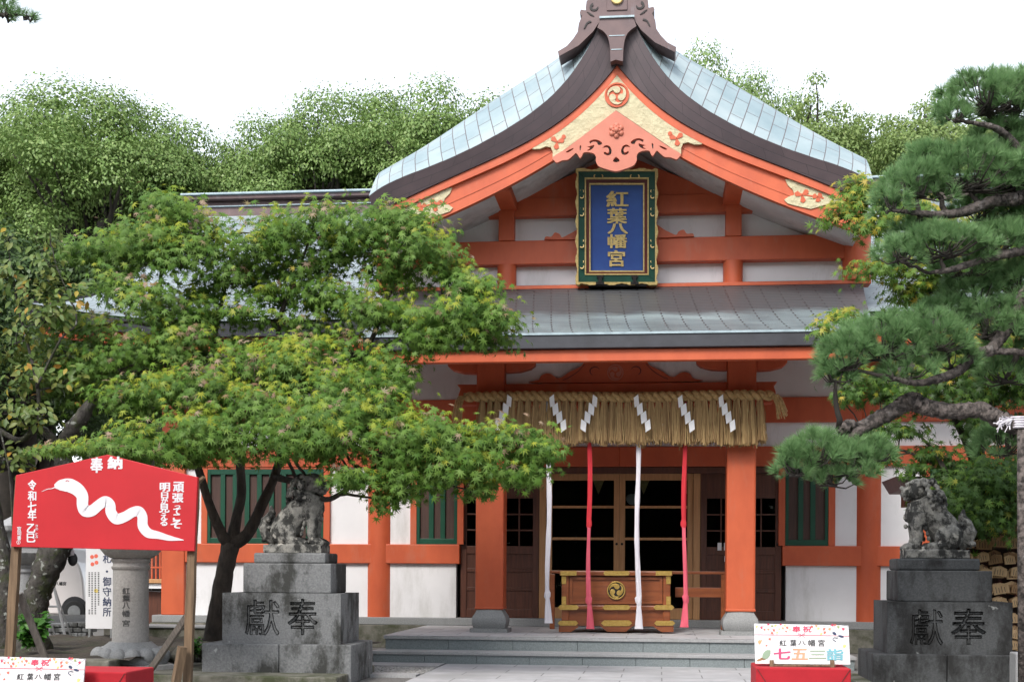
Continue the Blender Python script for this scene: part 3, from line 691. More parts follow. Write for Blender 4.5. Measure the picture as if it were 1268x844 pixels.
for s in (0, 1):
    k = MB(); motif(k, 690, 176, 9, YQ); k.ribbon([P2(690, 176, YQ), P2(697, 171, YQ)], .02, YQ - .005, YQ + .003); k.disc(*P2(698, 169.5, YQ), .03, YQ - .006, YQ + .004, 10)
    H(k.flipped() if s else k, 'flower_carving', M['verm'])
YH = YC - .04
pe = [(762.8, 139), (728, 166), (700, 187), (685, 196.5), (687, 201), (690, 203.3), (697, 200.5), (704, 199.5), (710, 194.5), (713.5, 191.5), (716, 194), (718.5, 197.5), (721, 195), (723, 191), (730, 190.5), (736, 192.5), (738.3, 196.5), (738, 201), (741, 207), (747, 210), (752, 211.5), (757, 213), (762.8, 214)]
lp = [P2(a, b, YH) for a, b in smooth_pts(pe[2:], 3)]; lp = [P2(*pe[0], YH), P2(*pe[1], YH)] + lp
lp = [(min(0, x), z) for x, z in lp]; outer = lp + mirx(lp[1:-1])[::-1]
def curlhole(c):
    a = [P2(x, y, YH) for x, y in smooth_pts(c + [c[0]], 3)][:-1]; return [a, mirx(a)]
holes = []
for c in ([(746, 185.5), (750, 182), (755, 183), (757.5, 188), (756.5, 193), (752, 194.5), (748, 192), (749, 190), (753, 191.5), (754.5, 188), (752, 184.5)],
          [(730, 177), (735, 175), (741, 175.5), (745.5, 178.5), (745, 181), (741, 181.5), (739, 178), (734, 178), (731, 180)],
          [(727, 184), (731, 183), (736, 181.5), (735, 185), (731, 188), (727, 188.5), (731, 185.5)],
          [(701, 190), (706, 187), (711, 185.5), (708, 188.5), (703, 191)], [(718, 183), (720, 182), (719.5, 187), (718.3, 189)]):
    holes += curlhole(c)
hz = [P2(x, y, YH) for x, y in ((762.8, 196), (760, 199), (759, 202), (762.8, 203))]; hz = [(min(0, x), z) for x, z in hz]
holes.append(hz + mirx(hz[1:-1])[::-1])
k = MB(); fill(k, [outer] + holes, YH - .07, YH - .001); gp = H(k, 'gable_pendant', M['salmon'], bevel=.006)
k = MB(); zr = W(763, 164, YH).z
for i in range(6):
    a = R(60 * i + 30); k.ball((.07 * math.cos(a), YH - .075, zr + .07 * math.sin(a)), .038, 8, (1, .7, 1)); k.ball((.045 * math.cos(a + .5), YH - .09, zr + .045 * math.sin(a + .5)), .022, 8)
k.ball((0, YH - .10, zr), .04, 10, (1, .9, 1)); part(k, 'rosette', M['salmon'], gp, smooth=180)
# cream end pieces of the bargeboards
YE = YV + .135
ce = [(492, 264), (500, 256), (515, 246), (535, 238), (548, 233.5), (560, 233), (557, 240), (551, 246), (549, 252), (556, 254), (561, 257.5), (557, 262), (550, 264.5), (530, 270), (505, 264)]
for s in (0, 1):
    lp = [P2(a, b, YE) for a, b in ce]; k = MB(); fill(k, [lp], YE - .012, YE + .01)
    H(k.flipped() if s else k, 'carved_end_panel', M['cream'])
    k = MB(); motif(k, 540, 253, 9, YE - .014); motif(k, 522, 256, 6, YE - .014); k.ribbon([P2(549, 250, YE), P2(515, 258, YE)], .018, YE - .018, YE - .01); H(k.flipped() if s else k, 'flower_carving', M['verm'])

# ridge end ornament and ridge
YO = YV - .02
ori = [(763, -22), (748, -20), (745.5, 0), (738, -4), (731, -2), (726.5, 4), (725.5, 12), (726, 15), (719.5, 14), (718, 18), (721, 22), (717, 31), (715.5, 41.6), (710, 50), (702, 59), (691, 65.6), (692.6, 71.5), (717, 58), (734.6, 41), (745, 25.2), (763, 25.2)]
lp = [(min(0, P2(a, b, YO)[0]), P2(a, b, YO)[1]) for a, b in ori]
def hole2(c):
    a = [P2(x, y, YO) for x, y in smooth_pts(c + [c[0]], 2)][:-1]; return [a, mirx(a)]
k = MB(); fill(k, [lp + mirx(lp[1:-1])[::-1]], YO - .05, YO + .30); ro = H(k, 'ridge_end', M['copperbrown'], bevel=.012)
k = MB()
for c in ([(731, 9), (734, 6), (735, 9), (733, 11), (734.5, 13.5), (738, 13.5), (741, 10.5), (739.5, 15), (734, 16), (730.5, 13)], [(727, 17), (731, 18.5), (736, 22.5), (731, 21)], [(723, 38), (726, 31), (731, 28), (732.5, 30), (728, 31.5), (725, 37)]):
    a = [P2(x, y, YO) for x, y in smooth_pts(c + [c[0]], 2)][:-1]; fill(k, [a], YO - .062, YO - .0505); fill(k, [mirx(a)], YO - .062, YO - .0505)
part(k, 'scroll_hole_shade', M['iron'], ro, split=1)  # dark raised shapes painted for the shade in the scroll holes
k = MB(); zr = W(763, 1, YO).z; k.disc(0, zr, .085, YO - .1, YO - .05, 28); part(k, 'ridge_crest', M['goldpaint'], ro, bevel=.012)
k = MB(); k.box(-.14, .14, YO - .066, YO - .0505, W(763, 15.5, YO).z, W(763, -20, YO).z); part(k, 'crest_panel', M['copperbrown'], ro, bevel=.01)
k = MB(); pr = [(745, 25.4), (740, 38), (748, 43), (753, 50), (755.5, 62), (756.2, 80), (762.8, 77.5)]
lp = [P2(*q, YV) for q in smooth_pts(pr[1:-1], 4)]; lp = [P2(*pr[0], YV)] + lp + [P2(*pr[-1], YV)]; lp = [(min(0, x), z) for x, z in lp]
fill(k, [[(0, lp[0][1])] + lp + mirx(lp[:-1])[::-1]], YV - .10, YV + .12); rt = H(k, 'ridge_throat', M['copperbrown'], bevel=.008)
k = MB(); k.box(-.235, .235, YV - .125, YV + .2, W(763, 26.5, YV).z, W(763, 24.2, YV).z)
for py, w in ((48, .105), (65, .075)): k.box(-w, w, YV - .106, YV - .1, W(763, py + .5, YV).z, W(763, py - .5, YV).z)
part(k, 'verdigris_seam', M['verdigris'], rt, split=1)
H(MB().box(-.17, .17, YO + .3, 24.2, 8.2, 8.95).box(-.22, .22, YO + .31, 24.2, 8.95, 9.0), 'gable_ridge', M['copperbrown'], bevel=.01)

# porch roof over the steps
pr_ = MB(); NP = 12
prof = [(17.0, 4.245), (17.3, 4.345), (17.7, 4.49), (18.2, 4.69), (18.7, 4.92), (19.2, 5.17), (19.64, 5.42)]
YEV = 17.0
rows = [[(-(3.25 + .25 * i / 6) + 2 * (3.25 + .25 * i / 6) * j / 20, y, z) for j in range(21)] for i, (y, z) in enumerate(prof)]
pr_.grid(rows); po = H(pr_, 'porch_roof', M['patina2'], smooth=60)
ed = MB().box(-3.25, 3.25, YEV - .005, YEV + .03, 4.215, 4.243); part(ed, 'verdigris_seam', M['verdigris'], po)
k = MB(); lp = [(YEV + .013, 4.213), (YEV + .06, 4.045), (19.3, 4.9), (19.3, 5.06), (18.2, 4.62)]

for s in (-1, 1):
    x0, x1 = sorted((s * 3.24, s * 3.02)); k.add([(x0, y, z) for y, z in lp] + [(x1, y, z) for y, z in lp], [(0, 1, 2, 3, 4), (9, 8, 7, 6, 5)] + [(i, i + 5, (i + 1) % 5 + 5, (i + 1) % 5) for i in range(5)])
k.box(-3.02, 3.02, YEV + .012, YEV + .09, 4.045, 4.215)
part(k, 'eave_edge', M['fringe'], po, bevel=.008)
k = MB().box(-3.12, 3.12, YEV + .075, YEV + .20, 3.885, 4.04); part(k, 'eave_board', M['verm'], po, bevel=.01)
k = MB(); k.grid([[(-3.1, YEV + .2, 4.0), (3.1, YEV + .2, 4.0)], [(-3.1, 20.4, 4.95), (3.1, 20.4, 4.95)]], flip=True); part(k, 'porch_soffit', M['soffit'], po)
k = MB()
for i in range(21):
    x = -3.0 + .3 * i; k.add([(x + dx, y, z + dz) for y, z in ((YEV + .15, 3.985), (20.3, 4.9)) for dx in (-.05, .05) for dz in (-.1, 0)], [(0, 1, 3, 2), (4, 6, 7, 5), (0, 2, 6, 4), (1, 5, 7, 3), (0, 4, 5, 1), (2, 3, 7, 6)])
part(k, 'rafters', M['verm'], po)
# main roof
mp = [(18.95, 4.83), (19.4, 5.03), (20.0, 5.33), (20.8, 5.77), (21.8, 6.40), (22.8, 7.12), (23.8, 7.75)]
def mrow(y, z, i, sgn=1, drop=0):
    xe = 8.75 - .75 * min(1, i / 3.0); r = []
    for j in range(41):
        x = -xe + 2 * xe * j / 40; up = .30 * max(0, (abs(x) - 5.6) / 3.1) ** 2 * max(0, 1 - i / 4)
        r.append((x, y, z + up - drop))
    return r
mr = MB(); front = [mrow(y, z, i) for i, (y, z) in enumerate(mp)]; back = [mrow(48.0 - y, z, i) for i, (y, z) in reversed(list(enumerate(mp)))]
mr.grid(front); mr.grid(back)
mo = H(mr, 'main_roof', M['patina3'], smooth=60)
k = MB()
for a, b, y0, m_, nm in ((.03, .22, .02, 'fringe', 'eave_edge'), (.225, .42, .14, 'verm', 'eave_board')):
    k = MB(); e = front[0]; vsx = []
    for (x, y, z) in e:
        x *= (1 - .012 * (y0 > .1)); vsx += [(x, y + y0, z - a), (x, y + y0 + .03, z - b), (x, y + y0 + .22, z - a), (x, y + y0 + .22, z - b)]
    fsx = []
    for i in range(len(e) - 1):
        q, w = 4 * i, 4 * i + 4; fsx += [(q, q + 1, w + 1, w), (q + 1, q + 3, w + 3, w + 1), (q, w, w + 2, q + 2), (q + 2, w + 2, w + 3, q + 3)]
    k.add(vsx, fsx); part(k, nm, M[m_], mo)
k = MB(); k.grid([[(x, y + .1, z - .03) for x, y, z in front[0]], [(x * .97, 20.6, 4.86) for x, y, z in front[0]]], flip=True); part(k, 'eave_soffit', M['soffit'], mo)
k = MB()
for s in (-1, 1):
    pts = [front[i][0 if s < 0 else -1] for i in range(len(mp))] + [back[i][0 if s < 0 else -1] for i in range(len(mp))]
    n = len(pts); vsx = [(x + s * .02, y, z + .03) for x, y, z in pts] + [(x - s * .05, y, z - .24) for x, y, z in pts]
    k.add(vsx, [((i, i + 1, n + i + 1, n + i) if s > 0 else (i, n + i, n + i + 1, i + 1)) for i in range(n - 1)])
part(k, 'verge_edge', M['copperdark'], mo, split=1)
k = MB().box(-8.0, 8.0, 23.62, 24.38, 7.58, 7.80).box(-8.05, 8.05, 23.7, 24.3, 7.803, 7.93).box(-8.1, 8.1, 23.55, 24.45, 7.933, 8.0)
part(k, 'ridge', M['copperbrown'], mo, bevel=.01)
part(MB().box(-8.12, 8.12, 23.5, 24.5, 8.003, 8.04).box(-8.03, 8.03, 23.58, 24.42, 7.801, 7.818), 'verdigris_seam', M['verdigris'], mo, bevel=.01, split=1)
for s in (-1, 1):   # side gable wall of the main roof
    k = MB(); pts = [(y, z) for y, z in mp] + [(48 - y, z) for y, z in reversed(mp)]; x = s * 7.0
    k.add([(x, y, z - .1) for y, z in pts] + [(x, y, 4.6) for y, z in pts], [(i, i + 1, len(pts) + i + 1, len(pts) + i) for i in range(len(pts) - 1)]); H(k, 'side_gable_wall', M['plaster'])

def engrave(block, chars, Y, depth=.011, bold=.02):
    """box mesh with characters cut into its front face; cut faces take material slot 1"""
    k = MB()
    for ch, cx, cy, w, h in chars: glyphs(k, ch, cx, cy, w, h, Y + depth, depth * 2, bold * (.55 if ch == '獻' else 1))
    me = block.mesh('tmp'); o = bpy.data.objects.new('tmp', me); COL.objects.link(o); cm = k.mesh('cut'); c = bpy.data.objects.new('cut', cm); COL.objects.link(c)
    for q in (me, cm): q.materials.append(None); q.materials.append(None)
    cm.polygons.foreach_set('material_index', np.ones(len(cm.polygons), np.int32))
    x = o.modifiers.new('b', 'BOOLEAN'); x.operation = 'DIFFERENCE'; x.object = c; x.solver = 'EXACT'; x.use_self = True; x.use_hole_tolerant = True
    dg = bpy.context.evaluated_depsgraph_get(); dg.update(); out = bpy.data.meshes.new_from_object(o.evaluated_get(dg)); out.materials.clear()
    bpy.data.objects.remove(o); bpy.data.objects.remove(c); return out
# ------------------------------------------------------------------ plaque in the gable
ypl = lambda py: 19.0 + .42 * (py - 213) / 140.0
def tprism(mb, px, t0, t1, yf=ypl):
    f = [W(a, b, yf(b)) for a, b in px]; n = len(f)
    mb.add([(p.x, p.y - t1, p.z) for p in f] + [(p.x, p.y - t0, p.z) for p in f], [tuple(range(n - 1, -1, -1)), tuple(range(n, 2 * n))] + [(i, (i + 1) % n, (i + 1) % n + n, i + n) for i in range(n)]); return mb
def rect(x0, y0, x1, y1): return [(x0, y0), (x1, y0), (x1, y1), (x0, y1)]
def frame4(mb, o, i, t0, t1, yf=ypl):
    O = rect(*o); I = rect(*i)
    for k in range(4): tprism(mb, [O[k], O[(k + 1) % 4], I[(k + 1) % 4], I[k]], t0, t1, yf)
    return mb
pq = thing('shrine_plaque', 'tall blue plaque with gold characters in a green and gold frame', 'plaque', tuple(W(764, 353, 19.42)))
part(frame4(MB(), (716, 214, 812.5, 352.5), (725, 223, 803, 342), 0, .10), 'plaque_frame', M['dgreen'], pq, bevel=.006)
part(frame4(MB(), (725.5, 223.5, 802.5, 341.5), (731, 230, 797, 337), 0, .075), 'inner_frame', M['maroon'], pq)
g_ = MB(); frame4(g_, (724.6, 222.6, 803.4, 342.4), (726.2, 224.2, 801.8, 340.8), .06, .112); frame4(g_, (730, 228.8, 798, 338.2), (731.6, 230.4, 796.4, 336.6), .03, .085)
part(g_, 'gold_line', M['goldpaint'], pq)
part(tprism(MB(), rect(730.5, 229.5, 797.5, 337.5), 0, .04), 'name_panel', M['blue'], pq)
def wavy(x0, y0, x1, y1):
    pts = []; c = [(x0, y0), (x1, y0), (x1, y1), (x0, y1)]; nrm = [(0, -1), (1, 0), (0, 1), (-1, 0)]
    for k in range(4):
        a, b = c[k], c[(k + 1) % 4]; L = max(abs(b[0] - a[0]), abs(b[1] - a[1])); n = int(L / 1.6)
        for i in range(n):
            t = i / n; e = min(t, 1 - t) * L
            w = (1.1 * math.sin(2 * math.pi * t * round(L / 24)) + .7 * abs(math.sin(math.pi * t * round(L / 6)))) if e > 4 else 1.2
            pts.append((a[0] + (b[0] - a[0]) * t + nrm[k][0] * w, a[1] + (b[1] - a[1]) * t + nrm[k][1] * w))
    return pts
g_ = MB(); o = wavy(714.6, 212.8, 813.4, 353.6); n = len(o); cxm, cym = 764, 283
inn = [(min(max(x, 716.8), 811.2), min(max(y, 215), 351.4)) for x, y in o]
for k in range(n): tprism(g_, [o[k], o[(k + 1) % n], inn[(k + 1) % n], inn[k]], .0, .125)
part(g_, 'gold_edge', M['goldpaint'], pq)
g_ = MB()
for cx, cy, a in ((741, 218.5, 0), (786, 218.5, 0), (720.5, 240, 90), (720.5, 262, 90), (720.5, 301, 90), (720.5, 327, 90), (808, 240, -90), (808, 262, -90), (808, 301, -90), (808, 327, -90)):
    for sg in (-1, 1):
        pts = []
        for i in range(9):
            q = -1.2 + 3.6 * i / 8; u = sg * (3.2 + 2.2 * math.cos(q)); v = 2.2 * math.sin(q)
            if a: u, v = v * (1 if a > 0 else -1), u
            pts.append(P2(cx + u, cy + v, ypl(cy) - .1))
        g_.ribbon(pts, [.006, .012, .014, .014, .013, .012, .01, .008, .003], ypl(cy) - .108, ypl(cy) - .098)
part(g_, 'scroll_ornament', M['goldpaint'], pq, split=1)
g_ = MB()
for ch, cx, cy, w, h in (('紅', 764.5, 246.6, 26, 19), ('葉', 764, 267.5, 23.5, 18.5), ('八', 765, 283.2, 24, 12.5), ('幡', 764.5, 298.8, 23, 16.5), ('宮', 763.3, 320, 20, 19.5)):
    glyphs(g_, ch, cx, cy, w, h, 0, .012, .026, yf=lambda p: ypl(p) - .04)
part(g_, 'gold_lettering', M['goldpaint'], pq)
for x in (743.5, 786):
    b = MB(); tprism(b, rect(x - 4, 343, x + 4, 346), .02, .135); tprism(b, rect(x - 2, 345, x + 2, 353), .02, .14); tprism(b, rect(x - 5, 351.5, x + 5, 354.5), -.06, .14); part(b, 'support_hook', M['iron'], pq)
part(tprism(MB(), rect(729, 353.2, 801, 356), -.1, .10), 'support_bar', M['iron'], pq)

# ------------------------------------------------------------------ straw rope and paper streamers
YS = 18.02
sr = thing('straw_fringe_rope', 'twisted straw rope with a thick straw fringe hung across the porch', 'straw rope', tuple(W(775, 553, YS)))
p0, p1 = W(577, 491.5, YS), W(956, 490, YS)
for ph in (0, math.pi):
    pts = []
    for i in range(260):
        t = i / 259; q = t * 2 * math.pi * 19 + ph; r = .034
        pts.append((p0.x + (p1.x - p0.x) * t, YS + r * math.cos(q), p0.z + (p1.z - p0.z) * t + r * math.sin(q) + .012 * math.sin(t * 9)))
    part(MB().tube(pts, [.042 + .004 * math.sin(i * 1.1) for i in range(260)], 8), 'rope_strand', M['strawrope'], sr, smooth=180)
a = MB()
for e, way in (([(577, 491), (571, 492.5), (568, 499), (567, 509), (565.5, 522)], 0), ([(955, 490), (961, 491), (965, 497), (967, 505), (969, 513)], 1)):
    pts = [W(x, y, YS) for x, y in e]
    k = MB()
    for j in range(34):
        d = Vector((random.uniform(-1, 1), random.uniform(-1, 1), random.uniform(-1, 1))) * .022
        k.tube([p + d * (1 + .5 * i) for i, p in enumerate(pts)], .006, 4)
    part(k, 'rope_tail', M['strawrope'], sr)
fr = MB(); nb = 37
for b in range(nb):
    t = (b + .5) / nb; cx = W(593, 491, YS).x + (W(946, 491, YS).x - W(593, 491, YS).x) * t; zt = p0.z + (p1.z - p0.z) * t - .02
    k = MB(); bl = random.uniform(-.03, .03)
    for j in range(95):
        u = random.gauss(0, .36); u = max(-1, min(1, u)); x0 = cx + u * .038; v = random.uniform(-.05, .05)
        ln = .60 + bl + random.gauss(0, .022); x1 = cx + u * .085 + random.gauss(0, .014) + (t - .5) * .04; v1 = v * 2.2
        w = random.uniform(.0035, .0065); o = len(k.v); kk = random.gauss(0, .010)
        for q in (0, .35, .7, 1):
            x = x0 + (x1 - x0) * q ** .8 + kk * math.sin(q * 3.1); y = YS + .02 + v + (v1 - v) * q; z = zt - ln * q
            k.v += [(x - w, y - .001, z), (x + w, y + .001, z)]
        k.f += [(o + 2 * i, o + 2 * i + 1, o + 2 * i + 3, o + 2 * i + 2) for i in range(3)]
    part(k, 'straw_bunch', M['straw'], sr)
part(MB().tube([W(574, 487.5, YS + .09), W(700, 486, YS + .09), W(955, 485.5, YS + .09)], .016, 8), 'bamboo_pole', M['emadark'], sr, smooth=180)
for i, (cx, cy, d, lab) in enumerate(((631, 492, -1, 'white zigzag paper streamer on the rope before the left porch column, mostly behind leaves'), (683, 492, 1, 'white zigzag paper streamer on the straw rope just right of the maple leaves'), (737, 492, -1, 'white zigzag paper streamer on the rope above the left red bell rope'), (787.5, 492, 1, 'white zigzag paper streamer on the rope above the middle white bell rope'), (842, 492.5, 1, 'white zigzag paper streamer on the rope above the right red bell rope'), (892.5, 492, 1, 'white zigzag paper streamer at the right end of the straw rope, before the right column'))):
    ys = YS - .135; k = MB(); x, y = cx, cy
    for q in range(4):
        sk = (4.2, 4.8, 5, 4.8)[q]; w = (5.6, 6.8, 6.8, 6.4)[q]; h = 12.2
        lp = [(x - w / 2, y - 2 + 2.2 * d), (x + w / 2, y - 2 - 2.2 * d), (x + w / 2 + d * 1.2, y + h - 2 - 2.2 * d), (x - w / 2 + d * 1.2, y + h - 2 + 2.2 * d)]
        yy = ys - .012 * q - (.02 if q % 2 else 0)
        lp = [P2(*p, yy) for p in lp]; k.prism(lp[::-1], yy, yy + .003)
        x += d * sk; y += 10.2
    part_ = part(k, 'paper_streamer', M['paper']); tag(part_, lab, 'paper streamer', 'paper streamers on the straw rope')

# ------------------------------------------------------------------ bell ropes
def bell_rope(px, py1, ml, lab, seed, two=None):
    Y = 18.08; rr = random.Random(seed)
    th = thing('bell_rope', lab, 'bell rope', tuple(W(px, py1, Y)), 'cloth bell ropes under the straw fringe')
    def seg(pys, wid, name, m, twist=.5):
        k = MB(); n = len(pys); vs = []; ns = 14
        for i, py in enumerate(pys):
            c = W(px + 1.2 * math.sin(py * .031 + seed), py, Y); w = wid[i] * .86 * mpp(Y); a0 = twist * i
            for j in range(ns):
                q = 2 * math.pi * j / ns; r = w / 2 * (1 + .22 * math.sin(3 * q + a0 + seed) + .10 * math.sin(5 * q - a0))
                vs.append((c.x + r * math.cos(q), c.y + .55 * r * math.sin(q), c.z))
        fs = [(i * ns + j, i * ns + (j + 1) % ns, (i + 1) * ns + (j + 1) % ns, (i + 1) * ns + j) for i in range(n - 1) for j in range(ns)] + [tuple(range(ns)), tuple(range(n * ns - 1, (n - 1) * ns - 1, -1))]
        k.add(vs, fs); part(k, name, m, th, smooth=60)
    kn = py1 - 36
    top = [490 + (kn - 490) * i / 14 for i in range(15)]
    if two:
        t2 = [p for p in top if p < 646] + [646]
        seg(t2, [5.2 + 1.2 * rr.random() for _ in t2], 'upper_cloth', ml, .25)
        seg([643, 646, 650, 653], [5.5, 7.5, 7.5, 5], 'cloth_knot', ml)
        t3 = [650] + [p for p in top if p > 652]
        seg(t3, [4.4 + 1.4 * i / len(t3) + .8 * rr.random() for i, _ in enumerate(t3)], 'lower_cloth', two)
        ml = two
    else: seg(top, [5 + 1.3 * rr.random() + 1.2 * i / 15 for i, _ in enumerate(top)], 'hanging_cloth', ml, .3)
    seg([kn - 5, kn - 2, kn + 3, kn + 7], [5.5, 8.5, 8.5, 5.5], 'cloth_knot', ml, 1.5)
    seg([kn + 5, kn + 12, kn + 22, kn + 32, py1], [5.5, 7, 9, 10.5, 12], 'cloth_tail', ml, .1)
bell_rope(679, 771, M['wcloth'], 'white cloth bell rope nearest the maple leaves, left of the offering box', 1)
bell_rope(729.5, 778, M['rcloth'], 'red cloth bell rope with a faded lower half hanging before the offering box', 2, M['pcloth'])
bell_rope(790, 778, M['wcloth'], 'white cloth bell rope hanging before the right half of the offering box', 3)
bell_rope(848, 776, M['rcloth'], 'red cloth bell rope hanging just right of the offering box', 4, M['pcloth'])

# ------------------------------------------------------------------ offering box
YB = 18.38; ob = thing('offering_box', 'large wooden offering box with brass corner plates and a round gold crest', 'offering box', tuple(W(763, 782, YB)))
bx0, bx1 = W(695.5, 740, YB).x, W(830, 740, YB).x; zb = FL + .004; bw = bx1 - bx0; bh = .81
fx = lambda px: W(px, 740, YB).x
fz = lambda py: W(763, py, YB).z
zt = fz(706.5)
part(MB().box(bx0 + .06, bx1 - .06, YB + .03, YB + .78, zb + .09, zt - .07), 'box_body', M['boxwood'], ob, bevel=.006)
fm = MB().box(bx0 + .0, bx0 + .10, YB, YB + .8, fz(769), zt - .065).box(bx1 - .10, bx1, YB, YB + .8, fz(769), zt - .065)
for m_ in islands(fm): part(m_, 'corner_post', M['boxwood'], ob, bevel=.01)
part(MB().box(bx0 - .03, bx1 + .03, YB - .03, YB + .82, zt - .065, zt), 'top_rim', M['boxwood'], ob, bevel=.012)
part(MB().box(bx0 + .1, bx1 - .1, YB + .004, YB + .05, fz(756), fz(749)), 'middle_rail', M['boxwood'], ob, bevel=.008)
part(MB().box(bx0 - .01, bx1 + .01, YB - .015, YB + .05, fz(754.5), fz(749.5)), 'waist_band', M['boxwood'], ob, bevel=.008)
part(frame4(MB(), (706, 714, 820, 747), (709, 717, 817, 744), -.03, -.005, lambda p: YB), 'panel_moulding', M['boxwood'], ob)
part(MB().box(0 - .02 + fx(763), fx(763) + .02, YB + .012, YB + .05, fz(772), fz(756)), 'centre_stile', M['boxwood'], ob)
for s_, (a, b, c_, d) in enumerate(((692, 719, 712, 700), (742, 785, 778, 749), (834, 807, 814, 826))):
    lp = [(a, 768.5), (b, 768.5), (b, 775), (c_, 781.5), (d, 781.5)] if s_ != 1 else [(742, 768.5), (785, 768.5), (785, 773), (775, 781.5), (752, 781.5), (742, 773)]
    if s_ == 0: lp = [(692, 768), (711, 768), (716, 771), (716, 776), (707, 781.8), (692, 781.8)]
    if s_ == 2: lp = [(834, 768), (815, 768), (810, 771), (810, 776), (819, 781.8), (834, 781.8)]
    k = MB(); q = [P2(*p, YB - .02) for p in lp]; fill(k, [q], YB - .035, YB + .06); part(k, 'carved_foot', M['boxwood'], ob, bevel=.006)
def fit(px0, px1, py0, py1, pt=3, y=-.05):
    lp = [(px0, py0), (px1, py0), (px1 + pt, (py0 + py1) / 2), (px1, py1), (px0, py1), (px0 - pt, (py0 + py1) / 2)] if pt else rect(px0, py0, px1, py1)
    k = MB(); q = [P2(*p, YB + y) for p in lp]; fill(k, [q], YB + y, YB + y + .025)
    for a in ((px0 + px1) / 2, px0 + 3, px1 - 3): k.ball(tuple(W(a, (py0 + py1) / 2, YB + y)), .007, 5)
    part(k, 'brass_plate', M['gold'], ob, bevel=.003)
for a in ((694, 714, 706.5, 712, 0), (749, 778, 706.5, 712, 2), (812, 832, 706.5, 712, 0)): fit(*a, y=-.045)
for a in ((694, 714, 748.5, 754.5, 3), (749, 778, 748.5, 754.5, 3), (812, 832, 748.5, 754.5, 3)): fit(*a, y=-.03)
for a in ((693.5, 713, 768, 774, 3), (748, 779, 767.5, 774.5, 4), (813, 833, 768, 774, 3)): fit(*a, y=-.05)
for a in ((695.5, 701, 713, 722.5, 0), (695.5, 701, 738, 748, 0), (825, 830.5, 713, 722.5, 0), (825, 830.5, 738, 748, 0)): fit(*a, y=-.01)
cx, cz = P2(763, 730.5, YB); part(MB().disc(cx, cz, .12, YB + .018, YB + .028, 32), 'crest_ground', M['iron'], ob)
k = MB(); tomoe(k, cx, cz, .118, YB + .002, YB + .017, .13, 80); part(k, 'crest', M['gold'], ob, bevel=.003)

# low wooden rail behind the box
rl = thing('wooden_rail', 'low dark wooden rail standing behind the offering box', 'rail', tuple(W(790, 770, 19.4)))
k = MB().pbox(681, 706.5, 906, 710, 19.4, .08); part(k, 'rail_bar', M['boxwood'], rl, bevel=.006)
for x in (684, 896): part(MB().box(W(x - 3, 710, 19.41).x, W(x + 3, 710, 19.41).x, 19.41, 19.47, FL + .002, W(x, 710.2, 19.4).z), 'rail_post', M['boxwood'], rl, bevel=.005)
k = MB().pbox(836, 727, 893, 739, 19.415, .03); part(k, 'rail_plank', M['boxwood'], rl, bevel=.005)
# things glimpsed inside
for x, y, lab in ((741, 598, 'gold brocade hanging seen through the left glass door'), (797, 598, 'gold brocade hanging seen through the right glass door behind the white rope'), (851, 598, 'gold brocade hanging at the right edge of the glass doors')):
    q = [P2(a, b, 22.2) for a, b in ((x - 9, y - 8), (x + 9, y - 8), (x, y + 14))]; k = MB().prism(q[::-1], 22.2, 22.23); xm_ = (q[0][0] + q[1][0]) / 2; k.box(xm_ - .01, xm_ + .01, 22.205, 22.225, q[0][1] - .02, 3.2); part_ = part(k, 'brocade_hanging', M['goldpaint']); tag(part_, lab, 'hanging', 'gold hangings inside the hall')
lm = thing('round_lamp', 'small round glass lamp hanging behind the right glass door', 'lamp', tuple(W(783, 627, 21.6)))
c = W(783, 617, 21.6); part(MB().ball(tuple(c), .10, 14), 'lamp_globe', M['whitepaint'], lm, smooth=180); part(MB().cyl(c.x, c.y, .075, c.z + .07, c.z + .13, 20).tube([(c.x, c.y, c.z + .1), (c.x, c.y, 3.2)], .006, 6), 'lamp_cap', M['iron'], lm)

# ------------------------------------------------------------------ guardian lions on pedestals
def pedestal(side, tiers, chars, mt, lab, Yf, D):
    nm = thing('stone_pedestal', lab, 'pedestal', tuple(W((tiers[0][0] + tiers[0][1]) / 2, 842, Yf)), 'pedestals of the two guardian lions')
    zprev = 0; info = []
    for i, (a, b, t, inset) in enumerate(tiers):
        y0 = Yf + inset; x0, x1 = W(a, t, y0).x, W(b, t, y0).x; z1 = W((a + b) / 2, t, y0).z
        bx = MB()
        if i == 0:
            xm = (x0 + x1) / 2 + .03; part(MB().box(x0, xm - .003, y0, y0 + D[i], zprev, z1), 'base_block', mt, nm, bevel=.012); part(MB().box(xm + .003, x1, y0, y0 + D[i], zprev, z1), 'base_block', mt, nm, bevel=.012)
        elif i == 1: part(engrave(bx.box(x0, x1, y0, y0 + D[i], zprev + .001, z1), chars, y0), 'inscribed_block', [mt, M['carved']], nm)
        else: part(bx.box(x0, x1, y0, y0 + D[i], zprev + .001, z1), 'tier_block', mt, nm, bevel=.012 if i < 3 else .02)
        zprev = z1; info.append((x0, x1, y0, z1))
    return info
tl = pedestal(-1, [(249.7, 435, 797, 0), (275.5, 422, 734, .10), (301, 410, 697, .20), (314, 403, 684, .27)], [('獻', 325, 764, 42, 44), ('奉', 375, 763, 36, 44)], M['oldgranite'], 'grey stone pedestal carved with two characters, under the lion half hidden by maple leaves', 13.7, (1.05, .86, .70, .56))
tr = pedestal(1, [(1081.5, 1258, 810, 0), (1098.7, 1254, 745, .10), (1112, 1229, 706, .20), (1112.5, 1214, 691, .27)], [('獻', 1147, 776, 40, 44), ('奉', 1199, 775, 42, 44)], M['blackgranite'], 'dark blackened stone pedestal carved with two characters, under the lion by the votive rack', 13.7, (1.05, .86, .70, .56))
